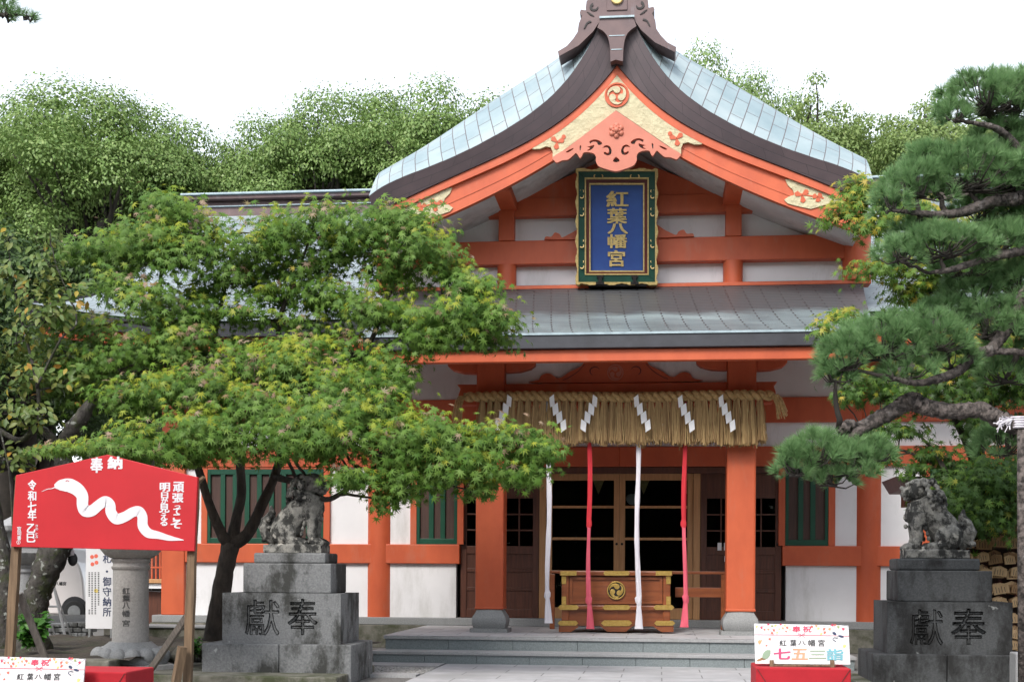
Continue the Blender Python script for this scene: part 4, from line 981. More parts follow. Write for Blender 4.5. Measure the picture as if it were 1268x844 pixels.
sb = part(MB().box(-4.75, -2.62, 13.2, 15.0, 0, .11), 'foundation_slab', M['mossy'], bevel=.015); tag(sb, 'low mossy stone slab beneath the left lion pedestal', 'stone slab')
sb = part(MB().box(2.6, 4.6, 13.2, 15.0, 0, .10), 'foundation_slab', M['mossy'], bevel=.015); tag(sb, 'low stone slab beneath the right lion pedestal', 'stone slab')
def lion(cx, cy, z0, d, hgt, lab, seed, up=0.0):
    """seated lion-dog looking towards d*X; local x runs forward"""
    rr = random.Random(seed); m = MB(); S = hgt / .80
    def T(x, y, z): return (cx + d * x * S, cy + y * S, z0 + z * S)
    def b(x, y, z, r, sx=1, sy=1, sz=1): m.ball(T(x, y, z), r * S, 12, (sx, sy, sz))
    def tb(p, r, n=12): m.tube([T(*q) for q in p], [x * S for x in r], n)
    m.box(*sorted((T(-.31, 0, 0)[0], T(.31, 0, 0)[0])), cy - .19 * S, cy + .19 * S, z0, z0 + .085 * S)
    tb([(-.16, 0, .20), (-.08, 0, .32), (.04, 0, .44), (.13, 0, .52 + up), (.16, 0, .60 + up)], [.15, .155, .15, .14, .12], 14)     # trunk
    b(.17, 0, .45 + up, .125, 1, .95, 1.1)                                                                                 # chest
    for y in (-.085, .085):
        tb([(.15, y, .46), (.19, y, .32), (.18, y, .20), (.20, y, .12)], [.075, .062, .052, .055])                         # foreleg
        b(.235, y, .115, .062, 1.35, .95, .72)
        for k in (-.03, 0, .03): b(.30, y + k, .105, .026)
        b(-.12, y * 1.35, .21, .135, 1.05, .6, 1.0)                                                                        # haunch
        tb([(-.10, y * 1.5, .15), (.0, y * 1.5, .115), (.08, y * 1.45, .11)], [.06, .055, .05]); b(.07, y * 1.45, .112, .052, 1.5, .9, .7)
        for k in (-.022, .012): b(.135, y * 1.45 + k, .105, .024)
    hx, hz = .20, .70 + up
    b(hx - .03, 0, hz, .115, 1, 1.02, .98); b(hx + .075, 0, hz - .045, .068, 1.0, 1.15, .72); b(hx + .085, 0, hz + .0, .05, 1, 1.1, .62); b(hx + .065, 0, hz - .095, .052, 1, 1.0, .45)
    b(hx + .125, 0, hz + .012, .026, 1, 1.3, .9)                                                                          # nose
    for y in (-.055, .055):
        b(hx + .045, y, hz + .055, .035, 1.2, 1, .7); b(hx + .06, y * .9, hz + .028, .018); b(hx - .06, y * 1.9, hz + .05, .045, 1.2, .5, .8); b(hx + .09, y * .85, hz - .02, .032)
    for k in range(120):                                                                                                   # curled mane
        a = rr.uniform(0, 2 * math.pi); t = rr.random(); zc = hz + .09 - .40 * t; ang = rr.uniform(.5, 1.0) * math.pi * rr.choice((-1, 1))
        rad = .124 + .055 * math.sin(min(1, t * 1.15) * math.pi)
        b(hx - .05 - .13 * t + rad * math.cos(ang), rad * math.sin(ang) * .95, zc, rr.uniform(.020, .034))
    for k in range(10): b(.26 + rr.uniform(-.03, .02), rr.uniform(-.08, .08), .40 + up + rr.uniform(-.1, .12), rr.uniform(.02, .032))
    for y in (-.12, .12):
        for k in range(5): b(.13 - .012 * k, y, .40 - .05 * k, .026, .7, 1, 1)                                             # tufts behind the foreleg
        for k in range(4): b(-.16 + .05 * k, y * 1.2, .30 - .03 * k, .03)
    tb([(-.22, 0, .13), (-.30, 0, .18), (-.335, 0, .27), (-.30, 0, .36), (-.27, 0, .43), (-.285, 0, .50)], [.07, .085, .085, .065, .04, .012])
    for k in range(26): b(-.30 + rr.uniform(-.075, .06), rr.uniform(-.085, .085), rr.uniform(.12, .40), rr.uniform(.018, .032))
    me = remesh(m, 'stone_lion', .0075, .008, .03, 0)
    o = part(me, 'stone_lion', M['lion'], smooth=180); tag(o, lab, 'lion statue', 'pair of guardian lions'); return o
a = tl[-1]; lion(W(359, 684, a[2]).x, a[2] + .28, a[3] + .001, 1, .83, 'weathered stone guardian lion seated facing right, its head among maple leaves', 3, .03)
a = tr[-1]; lion(W(1164, 691, a[2]).x, a[2] + .28, a[3] + .001, -1, .82, 'weathered stone guardian lion seated facing left with curled mane and upright tail', 5)

# ------------------------------------------------------------------ big red votive board with a snake
YR = 12.5
vb_ = thing('votive_board', 'big red house-shaped board painted with a white snake on timber posts', 'votive board', (W(125, 820, YR).x, YR, 0))
bd = [(19.5, 588), (133, 562.5), (244.5, 590.5), (240.5, 682), (13.5, 676.5)]
k = MB(); q = [P2(*p, YR) for p in bd]; k.prism(q[::-1], YR, YR + .045); part(k, 'red_panel', M['redboard'], vb_, bevel=.004)
bp = lambda x, y: (x / 4.6885, 540 + y / 4.6885)
sn = [(318, 290), (345, 284), (380, 282), (410, 286), (450, 308), (478, 345), (480, 400), (496, 432), (535, 430), (575, 398), (612, 376), (640, 398), (645, 440), (676, 478), (725, 466), (770, 440), (806, 434), (827, 465), (830, 520), (862, 560), (920, 573), (985, 590), (1067, 601)]
sw = [22, 60, 78, 84, 80, 74, 71, 70, 68, 64, 62, 64, 66, 66, 62, 60, 60, 62, 64, 58, 44, 32, 4]
pts = [P2(*bp(*p), YR) for p in smooth_pts(sn, 6)]; ws = np.interp(np.linspace(0, 22, len(pts)), range(23), sw) / 4.6885 * mpp(YR)
k = MB(); k.ribbon(pts, list(ws), YR - .004, YR + .001)
k.ribbon([P2(*bp(*p), YR) for p in smooth_pts([(322, 294), (300, 303), (275, 306), (242, 320)], 4)], [.009, .008, .008, .007, .007, .006, .006, .006, .006, .005, .004, .004, .002], YR - .003, YR + .001)
part(k, 'painted_snake', M['whitepaint'], vb_)
k = MB(); k.ribbon([P2(*bp(*p), YR) for p in ((383, 262), (388, 256), (394, 256), (402, 262))], .006, YR - .006, YR - .003); part(k, 'snake_eye', M['redboard'], vb_)
k = MB()
for chs, x, ys, w, h in (('令和七年', 187, (282, 345, 408, 458), 46, 56), ('乙巳', 181, (532, 588), 46, 50)):
    for c_, y in zip(chs, ys): p = bp(x, y); glyphs(k, c_, p[0], p[1], w / 4.69, h / 4.69, YR, .003, .035)
for c_, x, y, w, h in (('奉', 562, 166, 68, 86), ('納', 668, 153, 80, 70)): p = bp(x, y); glyphs(k, c_, p[0], p[1], w / 4.69, h / 4.69, YR, .003, .04)
for c_, y, h in zip('頑張ってこそ', (293, 357, 404, 435, 470, 510), (58, 52, 30, 36, 36, 46)): p = bp(1037 - (y - 293) * .06, y); glyphs(k, c_, p[0], p[1], (60 if h > 45 else 40) / 4.69, h / 4.69, YR, .003, .035)
for c_, y, h in zip('明日が見える', (294, 341, 372, 416, 462, 500), (50, 34, 34, 50, 38, 36)): p = bp(958 - (y - 294) * .03, y); glyphs(k, c_, p[0], p[1], (56 if h > 45 else 38) / 4.69, h / 4.69, YR, .003, .035)
for c_, y in zip('宮司書', (535, 562, 588)): p = bp(112, y); glyphs(k, c_, p[0], p[1], 4.6, 5.2, YR, .003, .02)
for c_, y in zip('きのとみ', (518, 537, 566, 583)): p = bp(214, y); glyphs(k, c_, p[0], p[1], 3, 3.2, YR, .003, .01)
cx, cz = P2(*bp(108, 614), YR); k.ribbon([(cx + .018 * math.cos(i * .5236), cz + .02 * math.sin(i * .5236)) for i in range(13)], .004, YR - .003, YR + .001); k.box(cx - .003, cx + .003, YR - .003, YR + .001, cz - .012, cz + .012)
part(k, 'white_lettering', M['whitepaint'], vb_)
def post(mb, a, b, w, y, d=.07):
    pa, pb = P2(*a, y), P2(*b, y); n = 8; pts = [(pa[0] + (pb[0] - pa[0]) * i / n + random.uniform(-.004, .004), pa[1] + (pb[1] - pa[1]) * i / n) for i in range(n + 1)]
    return mb.ribbon(pts, [w * mpp(y) * random.uniform(.93, 1.07) for _ in pts], y, y + d)
part(post(MB(), (24, 590), (8, 845), 11, YR + .048), 'timber_post', M['wpost'], vb_, bevel=.006)
part(post(MB(), (240, 592), (229, 880), 11, YR + .048), 'timber_post', M['wpost'], vb_, bevel=.006)
part(post(MB(), (251, 590), (240, 600), 3, YR + .05), 'batten', M['wpost'], vb_)
k = MB().tube([W(20, 790, YR + .15), W(24, 735, YR + .2), W(62, 830, YR + .5)][1:], .045, 4); part(k, 'brace', M['greytimber'], vb_)
k = MB().tube([W(232, 762, YR + .1), W(180, 838, YR + .9)], .04, 4); part(k, 'brace', M['greytimber'], vb_)
k = MB().tube([W(226, 800, YR - .05), W(217, 848, YR - .05)], .05, 4); part(k, 'brace', M['wpost'], vb_)

# ------------------------------------------------------------------ festival signs on red covered stands
YN = 11.3
def leafstar(mb, cx, cy, r, Y, rot):
    lp = []
    for i in range(5):
        a = R(rot + 90 + (i - 2) * 50); lp.append((cx + r * math.cos(a) * (1 if i == 2 else .85), cy - r * math.sin(a) * (1 if i == 2 else .85)))
        if i < 4: a2 = a + R(25); lp.append((cx + .42 * r * math.cos(a2), cy - .42 * r * math.sin(a2)))
    lp.append((cx - .35 * r * math.cos(R(rot + 90)), cy + .35 * r * math.sin(R(rot + 90))))
    fill(mb, [[P2(*p, Y) for p in lp]], Y - .002, Y + .001)
sg_p = lambda x, y: (900 + x / 7.044, 740 + y / 7.044)
def ysign(py): return YN + (823 - py) * mpp(YN) * .22          # leans back on its easel
sg = thing('festival_sign', 'white sign with coloured characters, maple leaves and a crane on the right red stand', 'sign', tuple(W(995, 823, YN)), 'festival signs on red stands')
part(tprism(MB(), [sg_p(238, 222), sg_p(1062, 238), sg_p(1078, 580), sg_p(248, 572)], -.018, 0, ysign), 'sign_panel', M['signwhite'], sg, bevel=.003)
def sflat(name, m, fn):
    k = MB(); fn(k)
    out = []
    for v in k.v:                                              # from the upright plane onto the leaning panel
        d = Vector(v) - Vector(CAM); py = CY - F * d.dot(AU) / d.dot(AF); p = Vector(CAM) + d * (ysign(py) / YN); out.append((p.x, p.y, p.z))
    k.v = out; part(k, name, M[m], sg)
T = YN - .001
def txt(items):
    def fn(k):
        for c_, x, y, w, h, b in items: p = sg_p(x, y); glyphs(k, c_, p[0], p[1], w / 7.04, h / 7.04, T, .002, b)
    return fn
sflat('black_lettering', 'ink', txt([('紅', 490, 390, 60, 50, .01), ('葉', 580, 390, 55, 58, .01), ('八', 655, 390, 66, 36, .01), ('幡', 740, 390, 64, 56, .01), ('宮', 825, 390, 56, 58, .01)]))
sflat('crimson_lettering', 'crimson', txt([('奉', 607, 270, 70, 52, .02), ('祝', 700, 270, 74, 52, .02)]))
sflat('big_character', 'magenta', txt([('七', 482, 485, 140, 92, .03)])); sflat('big_character', 'apricot', txt([('五', 636, 488, 134, 92, .03)]))
sflat('big_character', 'sage', txt([('三', 792, 490, 150, 84, .03)])); sflat('big_character', 'teal', txt([('詣', 943, 492, 140, 96, .03)]))
def cord(k):
    k.ribbon([P2(*sg_p(x, y), T) for x, y in ((245, 318), (640, 322), (1066, 330))], .004, T - .002, T + .001)
    for s in (-1, 1): k.ribbon([P2(*sg_p(652 + s * x, y), T) for x, y in ((0, 323), (28, 304), (30, 318), (0, 324), (28, 342))], .004, T - .002, T + .001)
sflat('ribbon_cord', 'crimson', cord)
rs = random.Random(4); L_ = {'inkred': [], 'inkorange': [], 'inkyellow': [], 'crimson': [], 'inkgreen': []}
for x, y, r, c_ in ((262, 250, 16, 'inkyellow'), (300, 258, 18, 'crimson'), (328, 275, 15, 'inkred'), (362, 272, 15, 'inkorange'), (362, 230, 16, 'crimson'), (395, 245, 18, 'inkgreen'), (425, 240, 18, 'inkyellow'), (408, 280, 20, 'inkred'), (440, 300, 15, 'inkyellow'), (394, 305, 18, 'inkred'), (455, 270, 13, 'inkyellow'), (486, 262, 16, 'inkorange'), (470, 230, 13, 'crimson'), (505, 240, 15, 'inkyellow'), (525, 258, 20, 'inkred'), (515, 290, 14, 'inkred'), (552, 275, 13, 'inkyellow'),
                    (740, 250, 20, 'inkred'), (778, 242, 18, 'inkorange'), (800, 265, 18, 'inkyellow'), (850, 270, 20, 'inkred'), (895, 272, 20, 'inkorange'), (825, 312, 17, 'inkyellow'), (856, 300, 20, 'inkred'), (920, 236, 18, 'crimson'), (945, 236, 15, 'inkred'), (970, 252, 20, 'inkgreen'), (1013, 270, 20, 'crimson'), (1028, 420, 26, 'inkyellow'), (290, 382, 32, 'inkorange'), (372, 358, 19, 'inkred'), (346, 414, 14, 'inkred')):
    L_[c_].append((x, y, r))
for c_, l in L_.items():
    def fn(k, l=l):
        for x, y, r in l: p = sg_p(x, y); leafstar(k, p[0], p[1], r / 7.04, T, rs.uniform(-70, 70))
    sflat('printed_leaves', c_, fn)
def el(k, cx, cy, rx, ry, rot=0, d=.002):
    q = [(cx + rx * math.cos(a) * math.cos(R(rot)) - ry * math.sin(a) * math.sin(R(rot)), cy + rx * math.cos(a) * math.sin(R(rot)) + ry * math.sin(a) * math.cos(R(rot))) for a in [i * math.pi / 8 for i in range(16)]]
    fill(k, [[P2(*sg_p(*p), T) for p in q]], T - d, T + .001)
sflat('printed_crane', 'plaster', lambda k: (el(k, 925, 320, 55, 22, 30), el(k, 1005, 350, 60, 18, 12), el(k, 955, 355, 26, 18, 20)))
def crane(k):
    el(k, 938, 308, 20, 12, 35, .003); el(k, 995, 333, 26, 10, 15, .003)
    k.ribbon([P2(*sg_p(x, y), T) for x, y in ((965, 350), (940, 345), (926, 350), (925, 362), (942, 372), (950, 380))], .005, T - .003, T + .001)
sflat('crane_markings', 'navy', crane)
def twig(k):
    for l in (((265, 232), (330, 248)), ((330, 250), (370, 285), (395, 292)), ((830, 240), (880, 252), (960, 285)), ((900, 235), (960, 262)), ((1000, 235), (1060, 240), (985, 300))): k.ribbon([P2(*sg_p(*p), T) for p in l], .003, T - .0015, T + .001)
sflat('printed_twig', 'greyline', twig)
sflat('printed_turtle', 'sage', lambda k: (el(k, 345, 492, 46, 30, -55), el(k, 372, 462, 12, 9, -60, .003)))
sflat('turtle_legs', 'emadark', lambda k: (el(k, 290, 535, 30, 9, -18), el(k, 315, 528, 22, 10, 10)))
for x in (390, 917):
    p = sg_p(x, 575); k = MB(); tprism(k, rect(p[0] - 2.5, 816.5, p[0] + 2.5, 825.5), .004, .03, ysign); part(k, 'easel_clip', M['wpost'], sg, bevel=.002)
k = MB(); tprism(k, rect(953, 822.2, 1034, 824.2), -.06, .02, ysign); part(k, 'easel_ledge', M['wpost'], sg)
zs = W(995, 824.3, YN).z - .002
k = MB().tube([W(965, 790, YN + .12), (W(965, 790, YN).x, YN + .3, zs + .005)], .012, 4).tube([W(1025, 790, YN + .12), (W(1025, 790, YN).x, YN + .3, zs + .005)], .012, 4)
for q in islands(k): part(q, 'easel_leg', M['wpost'], sg)
def red_stand(x0, x1, y0, lab, z1=zs - .002):
    t = thing('red_stand', lab, 'covered stand', ((x0 + x1) / 2, y0, 0), 'red covered stands for the festival signs')
    m = MB().box(x0, x1, y0, y0 + (.62 if z1 > .25 else .3), 0, z1); part(m, 'felt_cover', M['redfelt'], t, bevel=.012)
    k = MB()
    for s, xa in ((1, x0), (-1, x1)): k.ribbon([(xa + s * .01, z1 - .01), (xa + s * min(.2, z1 * .6), z1 - min(.30, z1 * .9))], .006, y0 - .004, y0 + .002)
    part(k, 'felt_fold', M['maroon'], t); return t
YT = YN - .16
zleft = .34
red_stand(W(936, 830, YT).x, W(1054, 830, YT).x, YT, 'red felt covered stand under the sign at the foot of the steps')
YSG = 10.42; q_ = W(46, 866, YSG)
cpy = copy_thing(sg, (q_.x, YSG, q_.z + .004), 'white sign with maple leaves standing in front of the red snake board', 'festival signs on red stands')
red_stand(W(-70, 841, 10.62).x, W(156, 841, 10.62).x, 10.62, 'wide red felt covered stand in front of the red snake board', zleft)
red_stand(q_.x - .62, q_.x + .5, YSG - .14, 'low red stand carrying the left festival sign, mostly below the picture', q_.z - .012)

# ------------------------------------------------------------------ stone lanterns
def lantern(cx, cy, z0, S, mt, lab, text=None, full=True):
    t = thing('stone_lantern', lab, 'stone lantern', (cx, cy, z0), 'stone lanterns')
    lob = MB().lathe(cx, cy, [(.37 * S, z0), (.38 * S, z0 + .04 * S), (.33 * S, z0 + .13 * S), (.21 * S, z0 + .225 * S)], 40)
    for i in range(14): a = 2 * math.pi * (i + .5) / 14; lob.ball((cx + .315 * S * math.cos(a), cy + .315 * S * math.sin(a), z0 + .085 * S), .085 * S, 10, (1, 1, 1.05))
    part(MB().lathe(cx, cy, [(.47 * S, z0 - .12), (.47 * S, z0 + .002)], 6), 'plinth', mt, t, bevel=.01)
    part(lob, 'lotus_base', M['granite'], t, smooth=60)
    part(MB().lathe(cx, cy, [(.185 * S, z0 + .22 * S), (.178 * S, z0 + .55 * S), (.178 * S, z0 + 0.955 * S), (.19 * S, z0 + 0.965 * S), (.195 * S, z0 + 0.990 * S), (.18 * S, z0 + 1.000 * S), (.178 * S, z0 + 1.025 * S), (.19 * S, z0 + 1.035 * S), (.20 * S, z0 + 1.060 * S), (.185 * S, z0 + 1.075 * S)], 40), 'shaft', mt, t, smooth=40)
    part(MB().lathe(cx, cy, [(.19 * S, z0 + 1.075 * S), (.25 * S, z0 + 1.115 * S), (.31 * S, z0 + 1.195 * S), (.325 * S, z0 + 1.225 * S)], 96, lob=(.07, 14)).lathe(cx, cy, [(.345 * S, z0 + 1.226 * S), (.345 * S, z0 + 1.285 * S)], 6, ph=.5), 'middle_platform', mt, t, smooth=40)
    part(MB().lathe(cx, cy, [(.19 * S, z0 + 1.286 * S), (.19 * S, z0 + 1.505 * S)], 6, ph=.5), 'light_chamber', mt, t, bevel=.01)
    part(MB().lathe(cx, cy, [(.40 * S, z0 + 1.506 * S), (.42 * S, z0 + 1.575 * S), (.22 * S, z0 + 1.655 * S), (.10 * S, z0 + 1.725 * S)], 6, ph=.5), 'roof', mt, t, bevel=.01)
    part(MB().lathe(cx, cy, [(.06 * S, z0 + 1.725 * S), (.10 * S, z0 + 1.795 * S), (.07 * S, z0 + 1.855 * S), (.005, z0 + 1.915 * S)], 16), 'finial', mt, t, smooth=60)
    if text:
        k = MB()
        for c_, py in text: glyphs(k, c_, 156, py, 8.5, 8, cy - .178 * S - .0015, .004, .008)
        for i, (x, y, z) in enumerate(k.v):  # wrap onto the round shaft
            a = (x - cx) / (.178 * S); k.v[i] = (cx + (.178 * S + .001 + (cy - .178 * S - y)) * math.sin(a), cy - (.178 * S + .001 + (cy - .178 * S - y)) * math.cos(a), z)
        part(k, 'carved_lettering', M['carved'], t)
YL = 14.0; c = W(161.5, 821, YL)
lantern(c.x, YL, c.z, (W(182, 750, YL).x - W(140.5, 750, YL).x) / .356, M['palestone'], 'pale stone lantern with carved characters behind the red snake board', list(zip('紅葉八幡宮', (731, 740, 749, 759, 771))))
c = W(27, 800, 17.5); lantern(c.x, 17.5, c.z, 1.05, M['granitecap'], 'pale stone lantern at the left edge behind the cherry trunk')

# ------------------------------------------------------------------ amulet notice, counter, car, ladder
YA = 17.6
nb_ = thing('notice_board', 'tall white standing notice with large dark blue characters', 'notice board', tuple(W(124, 800, YA)))
part(MB().pbox(106, 676, 142, 778, YA, .03), 'notice_panel', M['signwhite'], nb_, bevel=.004)
k = MB()
for c_, y in zip('札・御守納所', (691, 707, 719.5, 732, 744.5, 757)): glyphs(k, c_, 132.5, y, 10, 11, YA, .003, .015)
part(k, 'blue_lettering', M['navy'], nb_)
k = MB()
for x in (110.5, 114, 118, 122):
    for y in range(24):
        yy = 708 + y * 2.2
        if (x > 121 and y > 18) or (int(y / 7) % 3 == 2 and x < 114): continue
        k.pbox(x - .9, yy, x + .9, yy + 1.2, YA - .002, .004)
part(k, 'small_print', M['ink'], nb_)
k = MB()
for x, y in ((114, 689), (119, 688), (114.5, 698), (119.5, 696)): k.disc(*P2(x, y, YA), .028, YA - .002, YA + .001, 12)
part(k, 'printed_seal', M['inkred'], nb_)
k = MB(); k.disc(*P2(119, 731, YA), .03, YA - .002, YA + .001, 12); part(k, 'printed_picture', M['inkyellow'], nb_)
for x in (110.5, 137.5): part(MB().box(W(x, 780, YA).x - .015, W(x, 780, YA).x + .015, YA + .001, YA + .031, .02, W(x, 778.3, YA).z), 'notice_leg', M['alu'], nb_)
YAC = 22.5
ac = thing('amulet_counter', 'vermilion lattice booth with a wooden counter beside the hall corner', 'counter', tuple(W(185, 770, YAC)))
k = MB()
for x in (172, 178, 183, 188, 193, 198, 203): k.pbox(x - .9, 640, x + .9, 716, YAC, .04)
for y in (660, 681, 702): k.pbox(168, y - 1, 206, y + 1, YAC - .006, .05)
part(k, 'lattice', M['verm'], ac)
part(MB().pbox(160, 716.5, 210, 721.5, YAC - .3, .5), 'counter_top', M['lwood'], ac, bevel=.006)
part(MB().pbox(160, 722, 210, 728, YAC - .25, .3), 'counter_cloth', M['paper'], ac)
part(MB().pbox(162, 732, 208, 775, YAC - .1, .6), 'cabinet', M['dwood'], ac, bevel=.01)
part(MB().pbox(160, 640, 210, 716, YAC + .5, .05), 'booth_back', M['board'], ac)
YCAR = 33.0
car = thing('parked_car', 'white car parked behind the mossy cherry trunk, its wheel just in view', 'car', tuple(W(70, 765, YCAR)))
pc = lambda l: [P2(x, y, YCAR) for x, y in l]
body = spts([(20, 760), (20, 715), (24, 706), (34, 698), (40, 682), (50, 672), (72, 671), (84, 677), (92, 690), (99, 703), (103, 722), (104.5, 750), (103, 760)], YCAR, 4)
k = MB(); k.prism(body[::-1], YCAR, YCAR + 1.5); part(k, 'car_body', M['carwhite'], car, bevel=.06, smooth=50)
k = MB(); w_ = pc([(40, 692), (46, 678), (58, 676), (58, 692)]); k.prism(w_[::-1], YCAR - .006, YCAR + .02); w_ = pc([(62, 692), (62, 676), (76, 677), (84, 692)]); k.prism(w_[::-1], YCAR - .006, YCAR + .02); part(k, 'side_window', M['rubber'], car)
for x in (37, 92.5):
    cx, cz = P2(x, 757, YCAR); kk = part(MB().disc(cx, cz, .30, YCAR - .03, YCAR + .2, 28), 'wheel', M['rubber'], car, bevel=.03)
    part(MB().disc(cx, cz, .17, YCAR - .045, YCAR - .028, 20), 'rim', M['alu'], kk)
    part(MB().disc(cx, cz + .03, .37, YCAR - .004, YCAR + .01, 28), 'wheel_arch', M['ink'], car)
k = MB()
for c_, x in zip('八幡宮', (70.5, 75.5, 80)): glyphs(k, c_, x, 722, 4, 4.4, YCAR, .006, .02)
part(k, 'door_lettering', M['ink'], car)
YLD = 20.5; ld = thing('step_ladder', 'aluminium step ladder leaning by the mossy cherry trunk', 'ladder', tuple(W(75, 800, YLD)))
for a, b in (((66, 722), (84, 803)), ((50, 722), (62, 803))): part(MB().tube([W(*a, YLD), W(*b, YLD)], .022, 4), 'ladder_rail', M['alu'], ld)
for a, b in (((66, 722), (92, 801)), ((50, 722), (72, 801))): part(MB().tube([W(*a, YLD), W(*b, YLD + .7)], .016, 4), 'ladder_rail', M['alu'], ld)
for t in (.1, .35, .62, .87):
    part(MB().tube([W(50 + 12 * t, 722 + 81 * t, YLD), W(66 + 18 * t, 722 + 81 * t, YLD)], .018, 4), 'rung', M['alu'], ld)
hb = thing('hanging_bag', 'small black and pale cloth bag hanging beside the mossy trunk', 'bag', tuple(W(88, 702, 14.72)))
part(MB().ball(tuple(W(90, 692, 14.72)), .065, 10, (.9, .6, 1.2)), 'bag_body', M['darkcloth'], hb, smooth=180); part(MB().tube([W(89, 688, 14.71), W(87, 678, 14.72), W(83, 660, 14.74)], [.04, .03, .015], 8), 'bag_strap', M['wcloth'], hb, smooth=180)
# stonework left of the hall
YX = 18.6
lw = thing('low_granite_wall', 'low grey-green granite wall with a round drain hole behind the lantern', 'low wall', tuple(W(200, 806, YX)))
part(MB().pbox(128, 777, 262, 806, YX, .4), 'wall_block', M['mossy'], lw, bevel=.012); part(MB().pbox(126, 774, 264, 777, YX - .03, .5), 'coping', M['granite'], lw, bevel=.01)
cx, cz = P2(136.5, 789, YX); part(MB().disc(cx, cz, .045, YX - .004, YX + .01, 20), 'drain_hole', M['rubber'], lw)
YY = 21.5; bwall = thing('stacked_stone_wall', 'low wall of stacked grey stone courses behind the ladder', 'low wall', tuple(W(80, 800, YY)))
for r_ in range(4):
    for c_ in range(7):
        x = 30 + c_ * 11 + (r_ % 2) * 5; k = MB().pbox(x, 770 + r_ * 6.5, x + 10.6, 776 + r_ * 6.5, YY + random.uniform(0, .06), .3); part(k, 'wall_stone', M['oldgranite'], bwall, bevel=.02)
sl_ = part(MB().pbox(57, 796, 121, 800, 17.0, .9), 'stone_slab', M['granitecap'], bevel=.03); tag(sl_, 'flat pale speckled stone slab lying on the bed behind the signs', 'stone slab')
gp_ = part(MB().box(W(1258, 820, 13.4).x, W(1258, 820, 13.4).x + .25, 13.4, 13.65, 0, W(1262, 808, 13.4).z), 'granite_post', M['granitecap'], bevel=.015); tag(gp_, 'short pale granite post at the right of the blackened pedestal', 'stone post')
for i, (px, py, r) in enumerate(((226, 812, .13), (246, 800, .11), (205, 815, .08), (262, 806, .15))):
    m_ = MB().ball((0, 0, 0), r, 10, (1.2, 1, .75)); c = W(px, py, 14.4 + .1 * i); m_.v = [(x + c.x, y + c.y, z + c.z) for x, y, z in m_.v]
    o = part(remesh(m_, 'garden_rock', .02, .08, .09, 1), 'garden_rock', M['mossy'], smooth=180); tag(o, 'small mossy garden rock between the board post and the left pedestal', 'rock', 'garden rocks by the left pedestal')

# ------------------------------------------------------------------ votive plaque rack
YV2 = 15.6
er = thing('votive_rack', 'roofed wooden rack full of votive plaques behind the right lion', 'rack', tuple(W(1235, 800, YV2)))
x0, x1 = W(1196, 700, YV2).x, W(1196, 700, YV2).x + 2.3
ztop = W(1200, 606, YV2).z
for x in (x0, (x0 + x1) / 2, x1): part(MB().box(x - .04, x + .04, YV2 + .06, YV2 + .14, 0, ztop), 'rack_post', M['dwood'], er, bevel=.006)
part(MB().box(x0 - .1, x1 + .1, YV2 + .14, YV2 + .17, .2, ztop - .02), 'back_board', M['board'], er)
zrow = [W(1230, y, YV2).z for y in (642, 666, 684, 702, 721, 739, 757, 775, 793)]
for z in zrow: part(MB().box(x0 - .05, x1 + .05, YV2 + .045, YV2 + .06, z + .05, z + .07), 'hanging_rail', M['dwood'], er)
rx = W(1102, 606, YV2).x
k = MB(); lp = [(rx, ztop + .13), (x1 + .4, ztop + .13), (x1 + .4, ztop - .02), (rx + .09, ztop - .02)]; k.prism(lp[::-1], YV2 - .35, YV2 + .6); part(k, 'rack_roof', M['copperbrown'], er, bevel=.01)
part(MB().box(rx + .14, rx + .22, YV2 - .1, YV2 + .1, ztop - .20, ztop - .025), 'roof_bracket', M['dwood'], er, bevel=.006)
# ------------------------------------------------------------------ plants
def nrm(a): return a / np.maximum(np.linalg.norm(a, axis=1, keepdims=True), 1e-9)
def bulk(name, tv, tf, pos, N, T, size, mats, midx, parent):
    """many small leaves of one shape in one mesh"""
    tv = np.array(tv, float); tf = np.array(tf, int); n = len(pos); k = len(tv)
    N = nrm(N); T = nrm(T - N * (T * N).sum(1, keepdims=True)); B = np.cross(N, T)
    v = pos[:, None, :] + size[:, None, None] * (tv[None, :, 0, None] * T[:, None, :] + tv[None, :, 1, None] * B[:, None, :] + tv[None, :, 2, None] * N[:, None, :])
    f = (tf[None] + (np.arange(n) * k)[:, None, None]).reshape(-1, tf.shape[1]); m = len(f); fs = tf.shape[1]
    me = bpy.data.meshes.new(name); me.vertices.add(n * k); me.vertices.foreach_set('co', v.ravel())
    me.loops.add(m * fs); me.loops.foreach_set('vertex_index', f.ravel().astype(np.int32))
    me.polygons.add(m); me.polygons.foreach_set('loop_start', (np.arange(m) * fs).astype(np.int32)); me.polygons.foreach_set('loop_total', np.full(m, fs, np.int32))
    for mm in mats: me.materials.append(mm)
    me.polygons.foreach_set('material_index', np.repeat(midx, len(tf)).astype(np.int32)); me.update(calc_edges=True); me.validate()
    o = bpy.data.objects.new(name, me); COL.objects.link(o)
    if parent: o.parent = parent; o.location = -Vector(parent.location)
    return o
